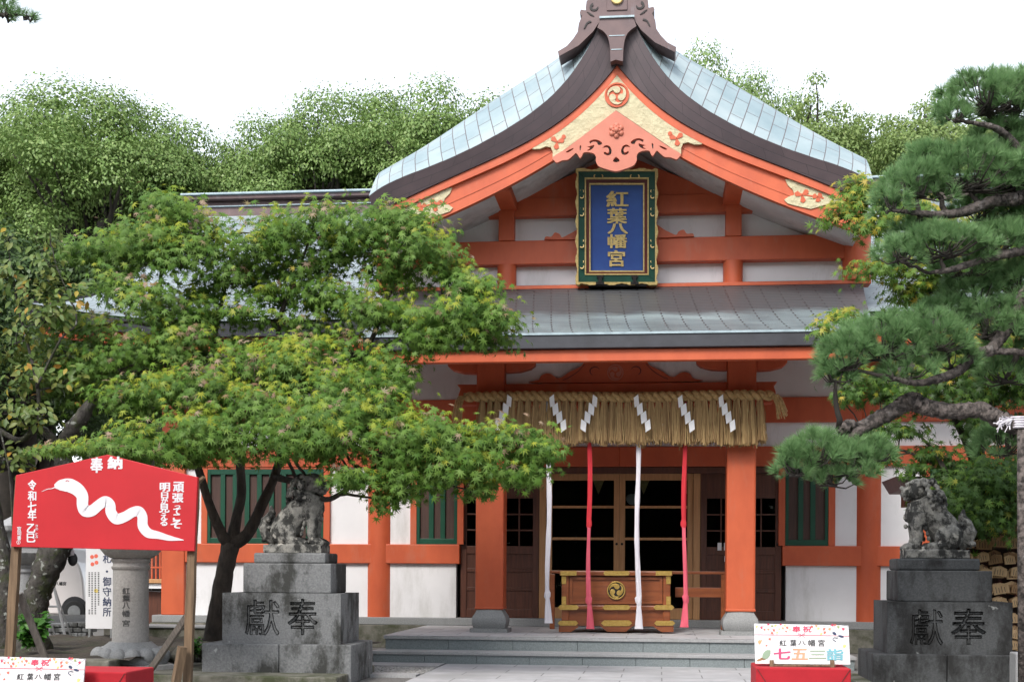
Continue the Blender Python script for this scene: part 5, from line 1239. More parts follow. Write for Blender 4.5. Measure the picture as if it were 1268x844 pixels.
# maple leaf: seven pointed lobes, tips drooping
def _maple():
    tips = [(-128, .50), (-84, .82), (-41, .95), (0, 1.0), (41, .95), (84, .82), (128, .50)]; out = []
    for i, (a, r) in enumerate(tips):
        out.append((r * math.cos(R(a)), r * math.sin(R(a)), -.26 * r * r))
        if i < 6: am = (a + tips[i + 1][0]) / 2; out.append((.27 * math.cos(R(am)), .27 * math.sin(R(am)), -.01))
    out.append((-.10, 0, .02)); k = len(out)
    return out + [(.12, 0, .03)], [(k, i, (i + 1) % k) for i in range(k)]
MV, MF = _maple()
CVv = [(0, 0, 0), (.35, .26, .05), (.7, .24, .02), (1.1, 0, -.14), (.7, -.24, .02), (.35, -.26, .05), (.5, 0, -.03)]
CF = [(6, 0, 5), (6, 5, 4), (6, 4, 3), (6, 3, 2), (6, 2, 1), (6, 1, 0)]
QV = [(-.5, 0, -.05), (0, -.34, .06), (.55, 0, -.08), (0, .34, .06)]; QF = [(0, 1, 2, 3)]
def U(n): return nrm(RNG.normal(size=(n, 3)))
def branchy(mb, p0, p1, r0, r1, sag=.0, n=6, wob=.05):
    p0, p1 = Vector(p0), Vector(p1); L = (p1 - p0).length; pts = []; rad = []
    for i in range(n + 1):
        t = i / n; q = p0.lerp(p1, t) + Vector((0, 0, sag * L * math.sin(math.pi * t)))
        if 0 < i < n: q += Vector((random.uniform(-1, 1), random.uniform(-1, 1), random.uniform(-1, 1))) * wob * L / n * 2
        pts.append(q); rad.append(r0 + (r1 - r0) * t)
    mb.tube(pts, rad, 6); return pts
def limb(px, n=5): 
    pts = smooth_pts([(a, b, y, r) for a, b, y, r in px], n); return [W(p[0], p[1], p[2]) for p in pts], [p[3] for p in pts]
def leafy_tree(name, label, cat, base, limbs, clusters, leaf, mats, pick, size, dens, bark, subn=9, twigs=True, flat=.35, group=None, limb_wob=.06):
    t = thing(name, label, cat, base, group); tr = MB(); nodes = []
    for l in limbs:
        pts, rad = limb(l); tr.tube(pts, rad, 12, limb_wob); nodes += list(zip(pts, rad))
    part(tr, 'trunk', bark, t, smooth=180)
    tw = MB(); P = []; NN = []; TT = []; TOP = []
    for (cx, cy, rx, ry, Y) in clusters:
        C = W(cx, cy, Y); a, b_ = rx * mpp(Y), ry * mpp(Y); dp = min(a, .75)
        best = min(nodes, key=lambda q: (q[0] - C).length + (2 if q[0].z > C.z + .15 else 0))
        if twigs: branchy(tw, best[0], C, min(best[1] * .7, .022), .008, .06)
        n = int(dens * rx * ry); m = max(4, int(subn * (rx * ry / 2400) ** .5))
        u = U(m); u[:, 2] = np.where(u[:, 2] < -.45, -u[:, 2], u[:, 2]); sc = np.array(C) + u * np.array([a, dp, b_]) * RNG.uniform(.45, .92, (m, 1))
        if twigs:
            for s in sc: branchy(tw, C, s, .007, .003, .0, 4)
        w = RNG.dirichlet(np.full(m, 3.0)); idx = RNG.choice(m, n, p=w)
        off = RNG.normal(size=(n, 3)) * np.array([.36 * a, .36 * dp, flat * b_])
        p = sc[idx] + off; out = nrm((p - np.array(C)) / np.array([a, dp, b_]))
        out[:, 1] -= .25
        nn = out * .8 + np.array([.05, -.5, .5]) + RNG.normal(size=(n, 3)) * .42
        tt = out * np.array([1, 1, .3]) + np.array([0, 0, -.35]) + RNG.normal(size=(n, 3)) * .55
        P.append(p); NN.append(nn); TT.append(tt); TOP.append((p[:, 2] - C.z) / b_)
    if twigs: part(tw, 'twigs', bark, t, smooth=180)
    P = np.vstack(P); NN = np.vstack(NN); TT = np.vstack(TT); TOP = np.concatenate(TOP); n = len(P)
    bulk('crown', leaf[0], leaf[1], P, NN, TT, RNG.uniform(size[0], size[1], n), mats, pick(P, TOP, RNG.random(n)), t)
    return t
def pick_maple(P, top, r):                                  # young leaves on top with sunlight put into their yellow, and pinkish seed wings
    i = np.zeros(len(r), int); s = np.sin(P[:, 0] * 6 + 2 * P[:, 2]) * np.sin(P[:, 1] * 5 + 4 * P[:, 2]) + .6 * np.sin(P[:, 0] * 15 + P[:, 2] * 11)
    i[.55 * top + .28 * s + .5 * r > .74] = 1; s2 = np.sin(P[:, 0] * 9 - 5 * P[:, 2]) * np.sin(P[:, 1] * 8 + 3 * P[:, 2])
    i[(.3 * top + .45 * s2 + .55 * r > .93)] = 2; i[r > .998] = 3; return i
TY = 15.2
mlimbs = [[(258, 815, TY, .17), (265, 790, TY, .13), (272, 745, TY, .115), (279, 705, TY, .105), (286, 672, TY, .11)],
          [(285, 676, TY, .08), (274, 660, TY - .1, .065), (258, 620, TY - .3, .05), (235, 545, TY - .5, .045), (213, 472, TY - .3, .04), (203, 430, TY - .2, .035), (198, 360, TY, .025), (205, 300, TY, .012)],
          [(286, 675, TY, .09), (293, 640, TY + .1, .06), (299, 605, TY + .2, .055), (292, 540, TY + .3, .05), (272, 460, TY + .3, .04), (266, 420, TY + .2, .03), (280, 350, TY + .1, .02), (290, 290, TY, .012)],
          [(287, 674, TY, .085), (307, 660, TY, .07), (328, 617, TY - .1, .06), (342, 583, TY - .2, .05), (355, 520, TY - .1, .045), (352, 450, TY, .035), (345, 400, TY, .03), (368, 340, TY, .02), (385, 290, TY, .012)],
          [(345, 575, TY - .2, .045), (400, 500, TY - .2, .038), (450, 440, TY - .3, .03), (480, 370, TY - .2, .022), (500, 310, TY - .1, .012)],
          [(340, 590, TY - .2, .04), (375, 600, TY - .7, .035), (403, 618, TY - 1.0, .03), (432, 604, TY - 1.0, .026), (480, 570, TY - .9, .02), (560, 560, TY - .9, .014), (630, 560, TY - .9, .008)],
          [(450, 440, TY - .3, .025), (520, 410, TY - .3, .018), (600, 400, TY - .4, .01)],
          [(240, 560, TY - .5, .04), (190, 540, TY - 1.2, .03), (140, 555, TY - 2, .018)]]
mcl = [(215, 262, 42, 26, 15.0), (262, 296, 48, 30, 15.1), (330, 291, 48, 26, 15.2), (318, 308, 40, 28, 14.9), (395, 284, 46, 28, 15.0), (450, 280, 46, 34, 14.9), (505, 285, 42, 28, 14.9), (520, 315, 42, 32, 14.8), (425, 320, 50, 30, 15.1),
       (185, 305, 46, 34, 14.9), (150, 320, 40, 28, 15.2), (115, 318, 34, 22, 15.3), (225, 330, 50, 34, 14.8), (250, 368, 26, 16, 15.2), (288, 352, 38, 20, 15.1), (325, 372, 36, 16, 15.2), (400, 365, 40, 22, 15.0), (300, 392, 40, 15, 15.0), (252, 396, 34, 14, 15.0), (345, 398, 30, 12, 15.1), (160, 365, 46, 30, 15.2), (200, 388, 50, 30, 14.8), (290, 335, 46, 30, 15.2), (370, 345, 46, 34, 15.3), (470, 345, 44, 30, 15.0),
       (545, 345, 36, 22, 14.8), (588, 362, 32, 22, 14.7), (570, 395, 48, 28, 14.6), (618, 408, 36, 26, 14.6), (520, 400, 46, 30, 14.8), (470, 402, 46, 30, 14.9), (430, 385, 40, 28, 15.1), (600, 425, 34, 20, 14.7), (545, 422, 40, 24, 14.8),
       (440, 440, 46, 26, 14.8), (480, 455, 36, 28, 14.7), (490, 480, 26, 20, 14.6), (400, 415, 36, 20, 15.2),
       (215, 420, 44, 26, 14.9), (240, 440, 46, 26, 14.8), (180, 440, 46, 26, 15.0), (130, 430, 48, 28, 15.2), (90, 410, 40, 24, 15.3), (130, 465, 50, 26, 15.2), (70, 450, 40, 26, 15.4), (285, 425, 30, 16, 15.5),
       (345, 440, 48, 24, 14.6), (375, 445, 40, 22, 14.5), (300, 470, 50, 28, 14.5), (360, 475, 56, 30, 14.3), (420, 490, 56, 32, 14.3), (460, 520, 56, 34, 14.2), (400, 530, 64, 36, 14.1), (330, 520, 64, 36, 14.2), (265, 500, 50, 34, 14.3), (200, 495, 46, 30, 14.4), (150, 500, 44, 26, 14.6),
       (245, 545, 60, 34, 14.0), (190, 548, 50, 26, 13.6), (130, 556, 46, 15, 12.9), (90, 560, 34, 11, 12.9), (170, 562, 40, 14, 12.9), (290, 556, 58, 26, 14.2), (350, 552, 60, 27, 13.9), (410, 552, 58, 28, 13.8), (470, 565, 60, 38, 13.9), (520, 550, 50, 32, 14.0), (232, 570, 30, 16, 14.1), (446, 594, 40, 18, 13.8), (500, 605, 38, 26, 13.9), (480, 625, 18, 18, 13.9),
       (565, 560, 48, 26, 14.1), (610, 548, 46, 26, 14.0), (645, 555, 40, 26, 14.0), (672, 570, 26, 18, 14.0), (600, 585, 46, 22, 14.1), (555, 590, 40, 24, 14.1), (635, 590, 30, 20, 14.0), (590, 608, 24, 14, 14.1), (60, 480, 34, 24, 15.4), (100, 500, 34, 24, 15.2)]
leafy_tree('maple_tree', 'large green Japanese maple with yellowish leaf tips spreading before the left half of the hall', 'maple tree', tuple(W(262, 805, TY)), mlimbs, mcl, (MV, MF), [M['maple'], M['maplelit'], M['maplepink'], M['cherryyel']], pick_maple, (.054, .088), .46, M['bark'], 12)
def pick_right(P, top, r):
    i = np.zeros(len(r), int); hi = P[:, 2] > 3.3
    g_ = np.where(hi, .10 + .34 * np.clip(top + .2, 0, 1), .04); i[r < g_] = 1; i[(r > .93) & hi & (top > .1)] = 2; i[(~hi) & (r > .25)] = 3; return i  # tops take the sunlit colour, low inner leaves the shaded one
RY = 15.3
rlimbs = [[(1250, 815, 16.7, .12), (1240, 740, 16.7, .10), (1228, 670, 16.65, .09), (1215, 605, 16.5, .08), (1212, 540, 15.8, .07), (1225, 480, RY, .06), (1235, 420, RY, .05), (1220, 350, RY, .03), (1180, 300, RY, .018)],
          [(1228, 670, 16.6, .05), (1190, 610, 16.3, .035), (1172, 585, RY - .2, .028), (1158, 560, RY - .2, .02), (1140, 540, RY - .2, .012)],
          [(1215, 600, 16.4, .05), (1195, 545, 15.7, .04), (1165, 490, RY, .03), (1120, 450, RY, .02), (1070, 420, RY, .012)],
          [(1235, 420, RY, .035), (1190, 370, RY, .025), (1130, 310, RY, .018), (1085, 260, RY, .01)],
          [(1158, 575, RY - .2, .018), (1120, 558, RY - .2, .014), (1080, 555, RY - .2, .008)]]
rcl = [(1050, 238, 24, 18, 15.2), (1080, 252, 34, 22, 15.2), (1040, 272, 28, 18, 15.1), (1075, 288, 36, 20, 15.2), (1120, 270, 44, 26, 15.3), (1160, 300, 50, 28, 15.4), (1220, 290, 50, 28, 15.5), (1100, 335, 42, 18, 15.2), (1150, 345, 48, 26, 15.2), (1200, 350, 48, 28, 15.4), (1250, 340, 36, 30, 15.5), (1130, 370, 40, 18, 15.3),
       (1018, 418, 20, 16, 15.1), (1042, 400, 24, 14, 15.2), (1060, 475, 34, 22, 15.1), (1045, 498, 22, 14, 15.1), (1090, 495, 36, 22, 15.2), (1130, 500, 36, 22, 15.2), (1075, 550, 30, 16, 15.1), (1105, 565, 26, 12, 15.1), (1085, 575, 22, 10, 15.1), (1160, 470, 50, 28, 15.3), (1210, 450, 56, 36, 15.3), (1250, 470, 36, 36, 15.4), (1200, 500, 50, 26, 15.3), (1225, 535, 46, 26, 15.3),
       (1115, 535, 26, 14, 15.1), (1150, 570, 26, 18, 15.1), (1135, 585, 18, 12, 15.1), (1195, 590, 48, 26, 15.2), (1225, 610, 46, 34, 15.0), (1190, 625, 44, 30, 15.0), (1240, 650, 36, 30, 15.0), (1205, 655, 36, 20, 15.0), (1255, 600, 30, 40, 15.0), (1300, 450, 60, 60, 15.4), (1300, 620, 50, 60, 15.2), (1310, 300, 60, 50, 15.4)]
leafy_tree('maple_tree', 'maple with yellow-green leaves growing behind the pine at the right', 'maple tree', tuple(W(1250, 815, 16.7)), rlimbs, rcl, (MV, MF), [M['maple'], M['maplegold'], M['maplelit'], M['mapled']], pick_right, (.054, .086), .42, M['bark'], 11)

# cherry at the left edge
CYY = 14.6
clm = [[(38, 825, CYY, .27), (39, 795, CYY, .21), (41, 760, CYY, .165), (47, 735, CYY, .15), (54, 715, CYY, .155), (66, 684, CYY, .17), (80, 645, CYY + .1, .16), (84, 600, CYY + .3, .13), (78, 560, CYY + .3, .10), (88, 535, CYY + .2, .095), (102, 515, CYY + .1, .085), (113, 498, CYY + .1, .06)],
       [(2, 830, CYY + .3, .15), (6, 780, CYY + .3, .13), (8, 730, CYY + .3, .12), (0, 680, CYY + .3, .11), (-14, 600, CYY + .3, .09), (-20, 500, CYY + .2, .06)],
       [(78, 560, CYY + .3, .06), (50, 530, CYY + .2, .045), (25, 545, CYY + .2, .035), (-5, 530, CYY + .2, .03)],
       [(50, 532, CYY + .2, .03), (45, 470, CYY, .02), (25, 390, CYY, .014), (12, 320, CYY, .008)], [(45, 480, CYY, .016), (75, 420, CYY, .012), (95, 395, CYY, .009), (70, 330, CYY, .006)],
       [(17, 680, 13.2, .010), (12, 590, 13.2, .009), (2, 540, 13.2, .008), (-8, 500, 13.2, .006)]]
ccl = [(20, 425, 34, 34, CYY), (55, 400, 38, 30, CYY), (85, 440, 34, 30, CYY + .3), (30, 470, 38, 28, CYY), (70, 480, 36, 26, CYY + .2), (15, 515, 34, 24, CYY), (50, 520, 30, 18, CYY), (12, 345, 22, 26, CYY), (60, 330, 22, 30, CYY), (40, 370, 28, 24, CYY), (75, 365, 28, 26, CYY), (8, 570, 18, 26, CYY), (30, 560, 20, 12, CYY), (-30, 440, 40, 50, CYY), (62, 300, 12, 16, CYY), (10, 300, 14, 16, CYY)]
leafy_tree('cherry_tree', 'old cherry tree with a thick mossy trunk and sparse yellowing leaves at the left edge', 'cherry tree', tuple(W(44, 815, CYY)), clm, ccl, (CVv, CF), [M['cherry'], M['cherryyel']], lambda P, top, r: (r < .06).astype(int), (.075, .115), .12, M['mossbark'], 8, group=None, limb_wob=.12)

# pine with layered needle pads
def needles(pos, d, n=44, L=(.065, .10), w=.0021):
    k = len(pos); pos = np.repeat(pos, n, 0); d = np.repeat(nrm(d), n, 0); r = RNG.normal(size=(k * n, 3)); r = nrm(r - d * (r * d).sum(1, keepdims=True))
    a = R(8) + R(60) * RNG.random((k * n, 1)) ** .8; v = d * np.cos(a) + r * np.sin(a); base = pos - d * RNG.uniform(0, .035, (k * n, 1))
    return base, np.cross(v, r) + .01, v, RNG.uniform(L[0], L[1], k * n), w
def pine_crown(pads, parent, tw, nodes, dens=.024, nn=84, L=(.080, .125)):
    A = []; D = []
    for (cx, cy, rx, ry, Y) in pads:
        C = np.array(W(cx, cy + ry * .25, Y)); a, b_ = rx * mpp(Y), ry * mpp(Y) * 1.15; dp = min(a * .8, .75); n = int(dens * rx * ry * 2.6)
        u = U(n); u[:, 2] = np.where(u[:, 2] < -.28, -u[:, 2], u[:, 2]); rr = RNG.uniform(.62, 1.0, (n, 1)) ** .6
        lump = 1 + .16 * np.sin(u[:, :1] * 5 + cx) * np.sin(u[:, 1:2] * 6 + cy) + .06 * RNG.normal(size=(n, 1))
        p = C + u * np.array([a, dp, b_]) * rr * lump
        dd = u * np.array([.8, .8, .6]) + np.array([0, 0, .75]) + RNG.normal(size=(n, 3)) * .25
        A.append(p); D.append(dd)
        Cv = Vector(C) - Vector((0, 0, .25 * b_)); best = min(nodes, key=lambda q: (q[0] - Cv).length)
        branchy(tw, best[0], Cv, min(.03, best[1]), .014, .0, 6, .12)
        for q in p[::4]: 
            mid = Cv.lerp(Vector(q), .55) - Vector((0, 0, .04)); tw.tube([Cv + Vector((random.uniform(-.5, .5) * a, 0, 0)) * .5, mid, Vector(q)], [.010, .007, .004], 5, .15)
    b_, N_, T_, S_, w = needles(np.vstack(A), np.vstack(D), nn, L)
    o = bulk('crown', [(0, -w / .085, 0), (1, 0, 0), (0, w / .085, 0)], [(0, 1, 2)], b_, N_, T_, S_, [M['needle']], np.zeros(len(b_), int), parent); o['label'] = 'needle pads'
PY = 12.5
pn = thing('pine_tree', 'old black pine with layered needle pads and a long low branch at the right', 'pine tree', (W(1360, 700, PY + .4).x, PY + .4, 0))
pl_ = [[(1360, 900, PY + .4, .24), (1350, 700, PY + .4, .21), (1335, 560, PY + .3, .19), (1330, 440, PY + .2, .17), (1318, 330, PY + .2, .15), (1300, 240, PY + .2, .11), (1262, 165, PY + .2, .07), (1235, 148, PY + .1, .04)],
       [(1335, 540, PY + .2, .12), (1290, 525, PY, .088), (1262, 528, PY, .080), (1238, 519, PY, .078), (1215, 508, PY, .072), (1180, 509, PY, .072), (1150, 505, PY, .075), (1128, 497, PY, .084), (1108, 507, PY, .072), (1085, 520, PY, .068), (1062, 532, PY - .1, .062), (1047, 545, PY - .1, .058), (1042, 562, PY - .1, .045), (1028, 578, PY - .2, .032), (1005, 585, PY - .2, .018)],
       [(1330, 430, PY + .2, .10), (1285, 360, PY, .075), (1262, 378, PY, .062), (1246, 408, PY, .058), (1228, 432, PY, .054), (1205, 440, PY, .050), (1188, 458, PY, .046), (1165, 468, PY - .1, .040), (1135, 474, PY - .2, .03), (1105, 468, PY - .3, .018)],
       [(1318, 320, PY + .2, .09), (1280, 250, PY, .07), (1255, 247, PY, .06), (1228, 250, PY, .052), (1195, 262, PY - .1, .045), (1160, 266, PY - .2, .035), (1120, 262, PY - .3, .02)],
       [(1310, 300, PY + .1, .07), (1268, 310, PY, .045), (1230, 318, PY - .1, .038), (1180, 333, PY - .2, .028), (1150, 338, PY - .2, .015)],
       [(1290, 230, PY, .05), (1262, 185, PY, .035), (1235, 160, PY - .1, .03), (1205, 152, PY - .2, .018)],
       [(1226, 434, PY, .035), (1262, 436, PY, .03), (1290, 440, PY, .03)], [(1062, 530, PY - .1, .04), (1052, 527, PY - .12, .062), (1044, 531, PY - .14, .062), (1039, 529, PY - .15, .03)], [(1128, 498, PY, .05), (1134, 490, PY, .03)], [(1215, 508, PY, .05), (1210, 499, PY, .02)]]
tr = MB(); nodes = []
for l in pl_:
    p_, r_ = limb(l, 12); tr.tube([q + Vector((random.uniform(-1, 1), random.uniform(-1, 1), random.uniform(-1, 1))) * w_ * .10 for q, w_ in zip(p_, r_)], r_, 12, .11); nodes += list(zip(p_, r_))
part(tr, 'trunk', M['pinebark'], pn, smooth=180)
tw = MB()
pads = [(1220, 122, 58, 36, PY), (1180, 140, 24, 16, PY - .2), (1255, 120, 40, 36, PY + .1), (1200, 215, 70, 40, PY), (1135, 228, 46, 30, PY - .2), (1105, 250, 26, 20, PY - .3), (1255, 215, 50, 40, PY + .1), (1150, 200, 36, 24, PY), (1165, 305, 66, 26, PY - .2), (1115, 312, 30, 22, PY - .3), (1240, 300, 44, 28, PY),
        (1095, 425, 56, 38, PY - .2), (1050, 440, 40, 34, PY - .3), (1150, 415, 50, 34, PY - .1), (1035, 462, 26, 18, PY - .3), (1225, 400, 46, 34, PY + .1), (1180, 445, 30, 22, PY), (1125, 458, 36, 18, PY - .2),
        (1010, 562, 42, 32, PY - .3), (985, 575, 30, 26, PY - .3), (1050, 572, 36, 30, PY - .2), (1085, 560, 26, 20, PY - .1), (1030, 592, 34, 16, PY - .2), (1240, 548, 36, 28, PY + .3), (1320, 380, 60, 50, PY), (1310, 180, 60, 60, PY + .2), (1300, 280, 40, 50, PY + .1), (1262, 345, 34, 28, PY + .2), (1245, 460, 34, 24, PY + .3), (1265, 250, 30, 40, PY + .3), (1240, 170, 40, 24, PY + .2), (1262, 195, 40, 34, PY + .4), (1215, 262, 44, 20, PY + .3), (1255, 285, 36, 24, PY + .4), (1210, 365, 50, 24, PY + .3), (1255, 420, 34, 30, PY + .4), (1170, 385, 36, 20, PY + .2), (1130, 285, 30, 14, PY - .1), (1200, 330, 40, 20, PY + .1)]
pine_crown(pads, pn, tw, nodes)
part(tw, 'twigs', M['farbark'], pn, smooth=180)
pp = thing('pine_prop', 'upright bark-covered pole tied with pale rope under the low pine branch', 'prop pole', (W(1267, 800, PY).x, PY - .05, 0))
part(MB().tube([(W(1267, 800, PY).x, PY - .05, 0), W(1267, 650, PY - .05), W(1266, 532, PY - .05)], [.055, .05, .048], 12, .06), 'pole', M['pinebark'], pp, smooth=180)
k = MB(); c = W(1262, 523, PY - .07)
for i in range(5): k.lathe(c.x, PY, [(.0875, c.z - .05 + .022 * i), (.098, c.z - .04 + .022 * i), (.0875, c.z - .03 + .022 * i)], 16)
for i in range(16):
    a = Vector((c.x - .07, PY - .11, c.z + .03)); k.tube([a, a + Vector((random.uniform(-.13, -.02), random.uniform(-.05, 0), random.uniform(-.06, .03))), a + Vector((random.uniform(-.17, -.03), random.uniform(-.05, 0), random.uniform(-.14, -.02)))], .0055, 4)
part(k, 'rope_tie', M['wcloth'], pp)
YT2 = 9.0
pb = thing('pine_branch', 'dark pine branch tip reaching into the sky at the top left corner', 'pine branch', tuple(W(-60, 20, YT2)))
tw = MB(); p_, r_ = limb([(-260, 60, YT2, .06), (-120, 40, YT2, .04), (-30, 22, YT2, .02), (15, 18, YT2, .010), (40, 21, YT2, .005)]); tw.tube(p_, r_, 8); nodes = list(zip(p_, r_))
pine_crown([(5, 14, 22, 9, YT2), (32, 20, 18, 5, YT2), (-40, 15, 40, 20, YT2), (8, 3, 14, 6, YT2), (-110, 20, 40, 24, YT2)], pb, tw, nodes, .05, 34, (.05, .08)); part(tw, 'branch', M['farbark'], pb, smooth=180)

# trees beyond the hall
TOPS = {}
def far_tree(name, label, seed, rx, ry, rz, zc, mt, npuff=60, per=300, leaf=(.13, .21), pr=(.75, 1.35), loc=(0, 0, 0), low=-.45):
    rr = np.random.default_rng(seed); random.seed(seed)
    t = thing(name, label, 'tree', (0, 0, 0), 'trees beyond the hall'); tr = MB()
    u = nrm(rr.normal(size=(npuff * 2, 3))); u = u[(u[:, 2] > -.15) | (rr.random(len(u)) < .45)][:npuff]; npuff = len(u); u[:, 2] = np.where(u[:, 2] < low, -u[:, 2] * .6, u[:, 2]); pc_ = np.array([0, 0, zc]) + u * np.array([rx, ry, rz]) * rr.uniform(.55, 1.0, (npuff, 1)) * (1 + .20 * np.sin(u[:, :1] * 5.3 + seed) * np.cos(u[:, 1:2] * 4.1 + seed * 2) + .10 * np.sin(u[:, 2:] * 7 + seed))
    zf = zc - rz * .85
    tr.tube([(0, 0, 0), (.1, 0, zf * .5), (0, .1, zf)], [.42, .34, .30], 10, .08)
    for i in range(9):
        q = pc_[rr.integers(npuff)]; mid = Vector((q[0] * .45, q[1] * .45, zf + (q[2] - zf) * .45 + .3)); pts = [Vector((0, .1, zf - .3)), mid + Vector(rr.normal(size=3) * .3), mid.lerp(Vector(q), .55) + Vector(rr.normal(size=3) * .25), Vector(q)]
        tr.tube([Vector(x) for x in smooth_pts(pts, 4)], list(np.linspace(.22, .035, 13)), 7, .08)
        for q2 in pc_[np.argsort(np.linalg.norm(pc_ - q, axis=1))[1:5]]: branchy(tr, mid, q2, .08, .02, .05)
    part(tr, 'trunk', M['farbark'], t, smooth=180)
    P = []; N = []
    for c in pc_:
        r = pr[0] * .8 + (pr[1] * 1.15 - pr[0] * .8) * rr.random() ** 1.6; n = int(per * r * r); v = nrm(rr.normal(size=(n, 3))); v[:, 2] = np.where(v[:, 2] < -.3, -v[:, 2], v[:, 2])
        P.append(c + v * np.array([1.15, 1.1, .72]) * r * (rr.uniform(.3, 1, (n, 1)) ** .5) * (1 + .14 * rr.normal(size=(n, 1)))); N.append(v * 1.0 + np.array([0, -.1, .45]) + rr.normal(size=(n, 3)) * .35)
    P = np.vstack(P); N = np.vstack(N); n = len(P); TOPS[seed] = float(np.percentile(P[:, 2], 99.3))
    bulk('crown', QV, QF, P, N, rr.normal(size=(n, 3)) + np.array([0, 0, -.3]), rr.uniform(*leaf, n), [mt], np.zeros(n, int), t)
    return t
KINDS = {'a': far_tree('camphor_tree', '', 11, 3.2, 3.0, 3.0, 9.9, M['far1'], 100, 900, (.075, .125), pr=(.5, 1.05)), 'b': far_tree('camphor_tree', '', 12, 2.7, 2.8, 3.0, 10.2, M['far1'], 85, 900, (.075, .125), pr=(.5, 1.0)),
         'c': far_tree('broadleaf_tree', '', 13, 2.6, 2.6, 2.8, 10.0, M['far2'], 80, 850, (.07, .115), pr=(.45, .85)), 'd': far_tree('evergreen_tree', '', 14, 3.0, 3.0, 3.0, 6.4, M['far3'], 100, 520, (.10, .155), pr=(.6, 1.05))}
first = {k: True for k in KINDS}
# px of crown centre, py of crown top, distance, kind, width factor, label
for px, py, Y, kd, s, rz_, lab in ((-45, 112, 37, 'a', 1.0, 10, 'dense green camphor tree at the far left edge behind the cherry'), (55, 110, 38, 'b', 1.05, 60, 'green camphor tree above the leafy cherry, second from the left edge'), (125, 112, 36, 'a', .9, 200, 'green camphor tree with bare forked limbs behind the left end of the roof ridge'),
                        (190, 122, 37, 'b', .8, 310, 'rounded camphor tree just left of the dip in the tree line'), (318, 140, 38, 'b', .72, 140, 'low rounded camphor tree just right of the dip in the tree line'), (390, 118, 38, 'a', .8, 95, 'camphor tree standing behind the roof ridge above the maple'), (462, 103, 39, 'b', .85, 250, 'tall camphor tree behind the maple top near the gable'), (540, 104, 38, 'a', .85, 20, 'camphor tree beside the left slope of the gable roof'), (600, 115, 37, 'b', .85, 170, 'camphor tree half hidden by the left slope of the gable roof'),
                        (872, 63, 40, 'a', .72, 40, 'darker camphor tree rising behind the right slope of the gable roof'), (925, 95, 40, 'b', .6, 15, 'small camphor tree behind the right slope of the gable roof'), (965, 113, 37, 'c', .85, 0, 'pale leafy tree right of the gable roof, nearest the dark camphor'), (1025, 128, 37, 'c', .8, 120, 'pale loose leafy tree in the middle of the gap between gable and pine'), (1085, 132, 36, 'c', .85, 220, 'pale loose leafy tree just left of the pine pads'), (1150, 128, 36, 'c', .9, 300, 'pale leafy tree behind the upper pine pads'), (1230, 140, 36, 'c', .95, 50, 'pale leafy tree behind the pine trunk at the right edge'),
                        (5, 290, 30, 'd', 1.0, 0, 'dark evergreen tree behind the cherry leaves at the left edge'), (150, 305, 30, 'd', .95, 120, 'dark evergreen tree behind the left maple branches'), (-60, 330, 24, 'd', .9, 200, 'dark evergreen tree behind the stone lantern at the left edge'), (35, 400, 27, 'd', .75, 80, 'low dark evergreen tree above the white car'), (175, 325, 31, 'd', .8, 290, 'dark evergreen tree behind the left eave corner of the hall'), (1220, 250, 30, 'd', .8, 30, 'dark evergreen tree behind the pine at the right')):
    base = KINDS[kd]; t = base if first[kd] else copy_thing(base, (0, 0, 0)); first[kd] = False
    zt = TOPS[{'a': 11, 'b': 12, 'c': 13, 'd': 14}[kd]]; c = W(px, py + (12 if kd in 'ab' else 8), Y); sc = s
    t.scale = (sc, sc, c.z / zt); t.location = (c.x, Y, 0); t.rotation_euler = (0, 0, R(rz_)); t['label'] = lab
# the wood across the forecourt that the glass doors mirror
n = 26000; a = RNG.uniform(R(150), R(390), n); rad = RNG.uniform(24, 32, n); h_ = 12.5 + 1.8 * np.sin(a * 9) + 1.2 * np.sin(a * 23)
wp = np.stack([.6 + rad * np.cos(a), 6 + rad * np.sin(a), h_ * RNG.random(n) ** .8], 1); wn = np.stack([-np.cos(a), -np.sin(a), np.full(n, .6)], 1) + RNG.normal(size=(n, 3)) * .4
wd = bulk('wood', QV, QF, wp, wn, RNG.normal(size=(n, 3)), RNG.uniform(.7, 1.3, n), [M['far3']], np.zeros(n, int), None); tag(wd, 'dark wood across the forecourt, mirrored in the lower panes of the glass doors', 'wood', kind='stuff')
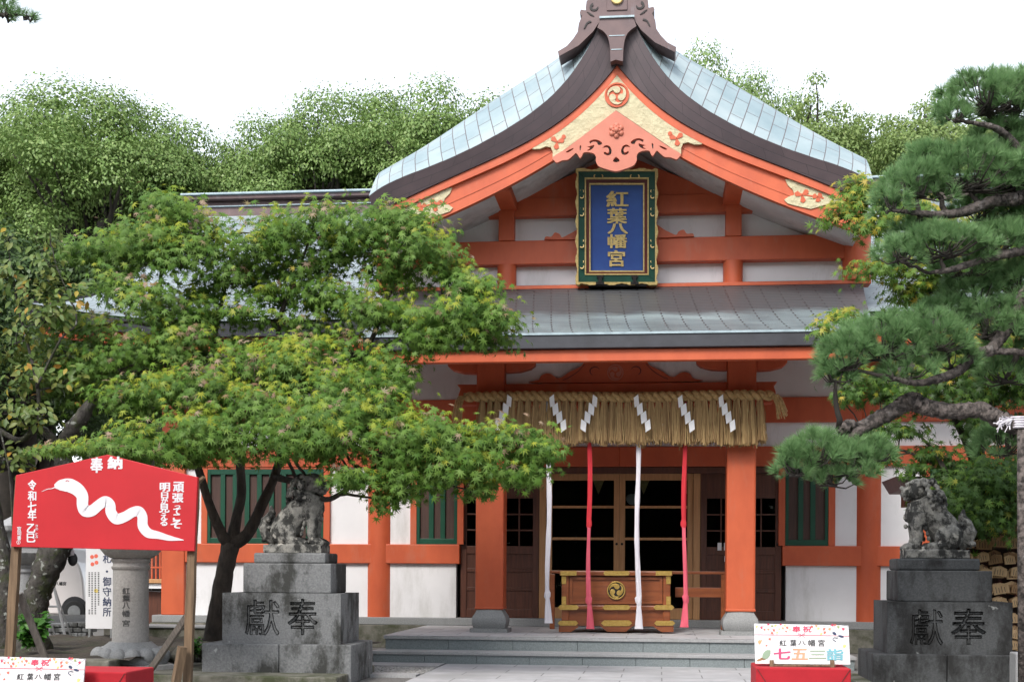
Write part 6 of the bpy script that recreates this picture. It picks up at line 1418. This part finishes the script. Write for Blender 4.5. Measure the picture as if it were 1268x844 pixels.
# small plants
def small_plant(name, lab, px, py, Y, n, r, size):
    c = W(px, py, Y); t = thing(name, lab, 'plant', tuple(c)); tw = MB(); P = []; T = []
    for i in range(n):
        a = random.uniform(0, 6.28); e = random.uniform(.3, 1.0); tip = Vector((c.x + r * math.cos(a) * e, c.y + r * math.sin(a) * e, c.z + r * random.uniform(.5, 1.7)))
        pts = branchy(tw, c, tip, .006, .003, .1, 4)
        for q in pts[1:]:
            for _ in range(5): P.append(q); T.append(Vector((random.uniform(-1, 1), random.uniform(-1, 1), random.uniform(-.4, .5))))
    part(tw, 'stem', M['farbark'], t); P = np.array(P); T = np.array(T); N = np.tile([0, -.35, 1.0], (len(P), 1)) + RNG.normal(size=(len(P), 3)) * .35
    bulk('leaves', CVv, CF, P, N, T, RNG.uniform(*size, len(P)), [M['shrub']], np.zeros(len(P), int), t)
small_plant('small_shrub', 'small bright green shrub at the foot of the mossy cherry trunk', 42, 800, 13.9, 26, .22, (.06, .11))
small_plant('small_shrub', 'low weedy shrub under the left pedestal beside the maple trunk', 240, 812, 14.2, 10, .12, (.04, .07))
# votive plaques hung in rows
def ema_shape():
    k = MB(); lp = [(-.078, -.055), (.078, -.055), (.078, .035), (0, .062), (-.078, .035)]; k.prism(lp, -.006, .006); return k
proto = []
for m_ in ('ema', 'emadark'):
    t = thing('votive_plaque', 'small wooden votive plaque hung in the crowded rows on the rack', 'votive plaque', (0, 0, 0), 'votive plaques hanging on the rack')
    part(ema_shape(), 'plaque_panel', M[m_], t)
    part(MB().tube([(-.02, 0, .05), (0, -.004, .10), (.02, 0, .05)], .003, 4), 'cord', M['maroon'], t)
    k = MB()
    for i in range(4): k.box(-.05 + .028 * i, -.045 + .028 * i, -.0075, -.0055, -.04, .025 - .012 * (i % 2))
    part(k, 'ink_writing', M['ink'], t); proto.append(t)
random.seed(5); used = [False, False]
for z in zrow:
    x = x0 + .02
    while x < x0 + 1.45:
        for dy in range(3):
            i = 0 if random.random() < .62 else 1
            t = proto[i] if not used[i] else copy_thing(proto[i], (0, 0, 0)); used[i] = True
            t.location = (x + random.uniform(-.025, .025), YV2 + .035 - .03 * dy, z - .035 + random.uniform(-.03, .02) - .012 * dy); t.rotation_euler = (R(random.uniform(-14, 4)), R(random.uniform(-14, 14)), R(random.uniform(-28, 28)))
            s_ = random.uniform(.85, 1.1); t.scale = (s_, s_, s_)
        x += random.uniform(.15, .19)
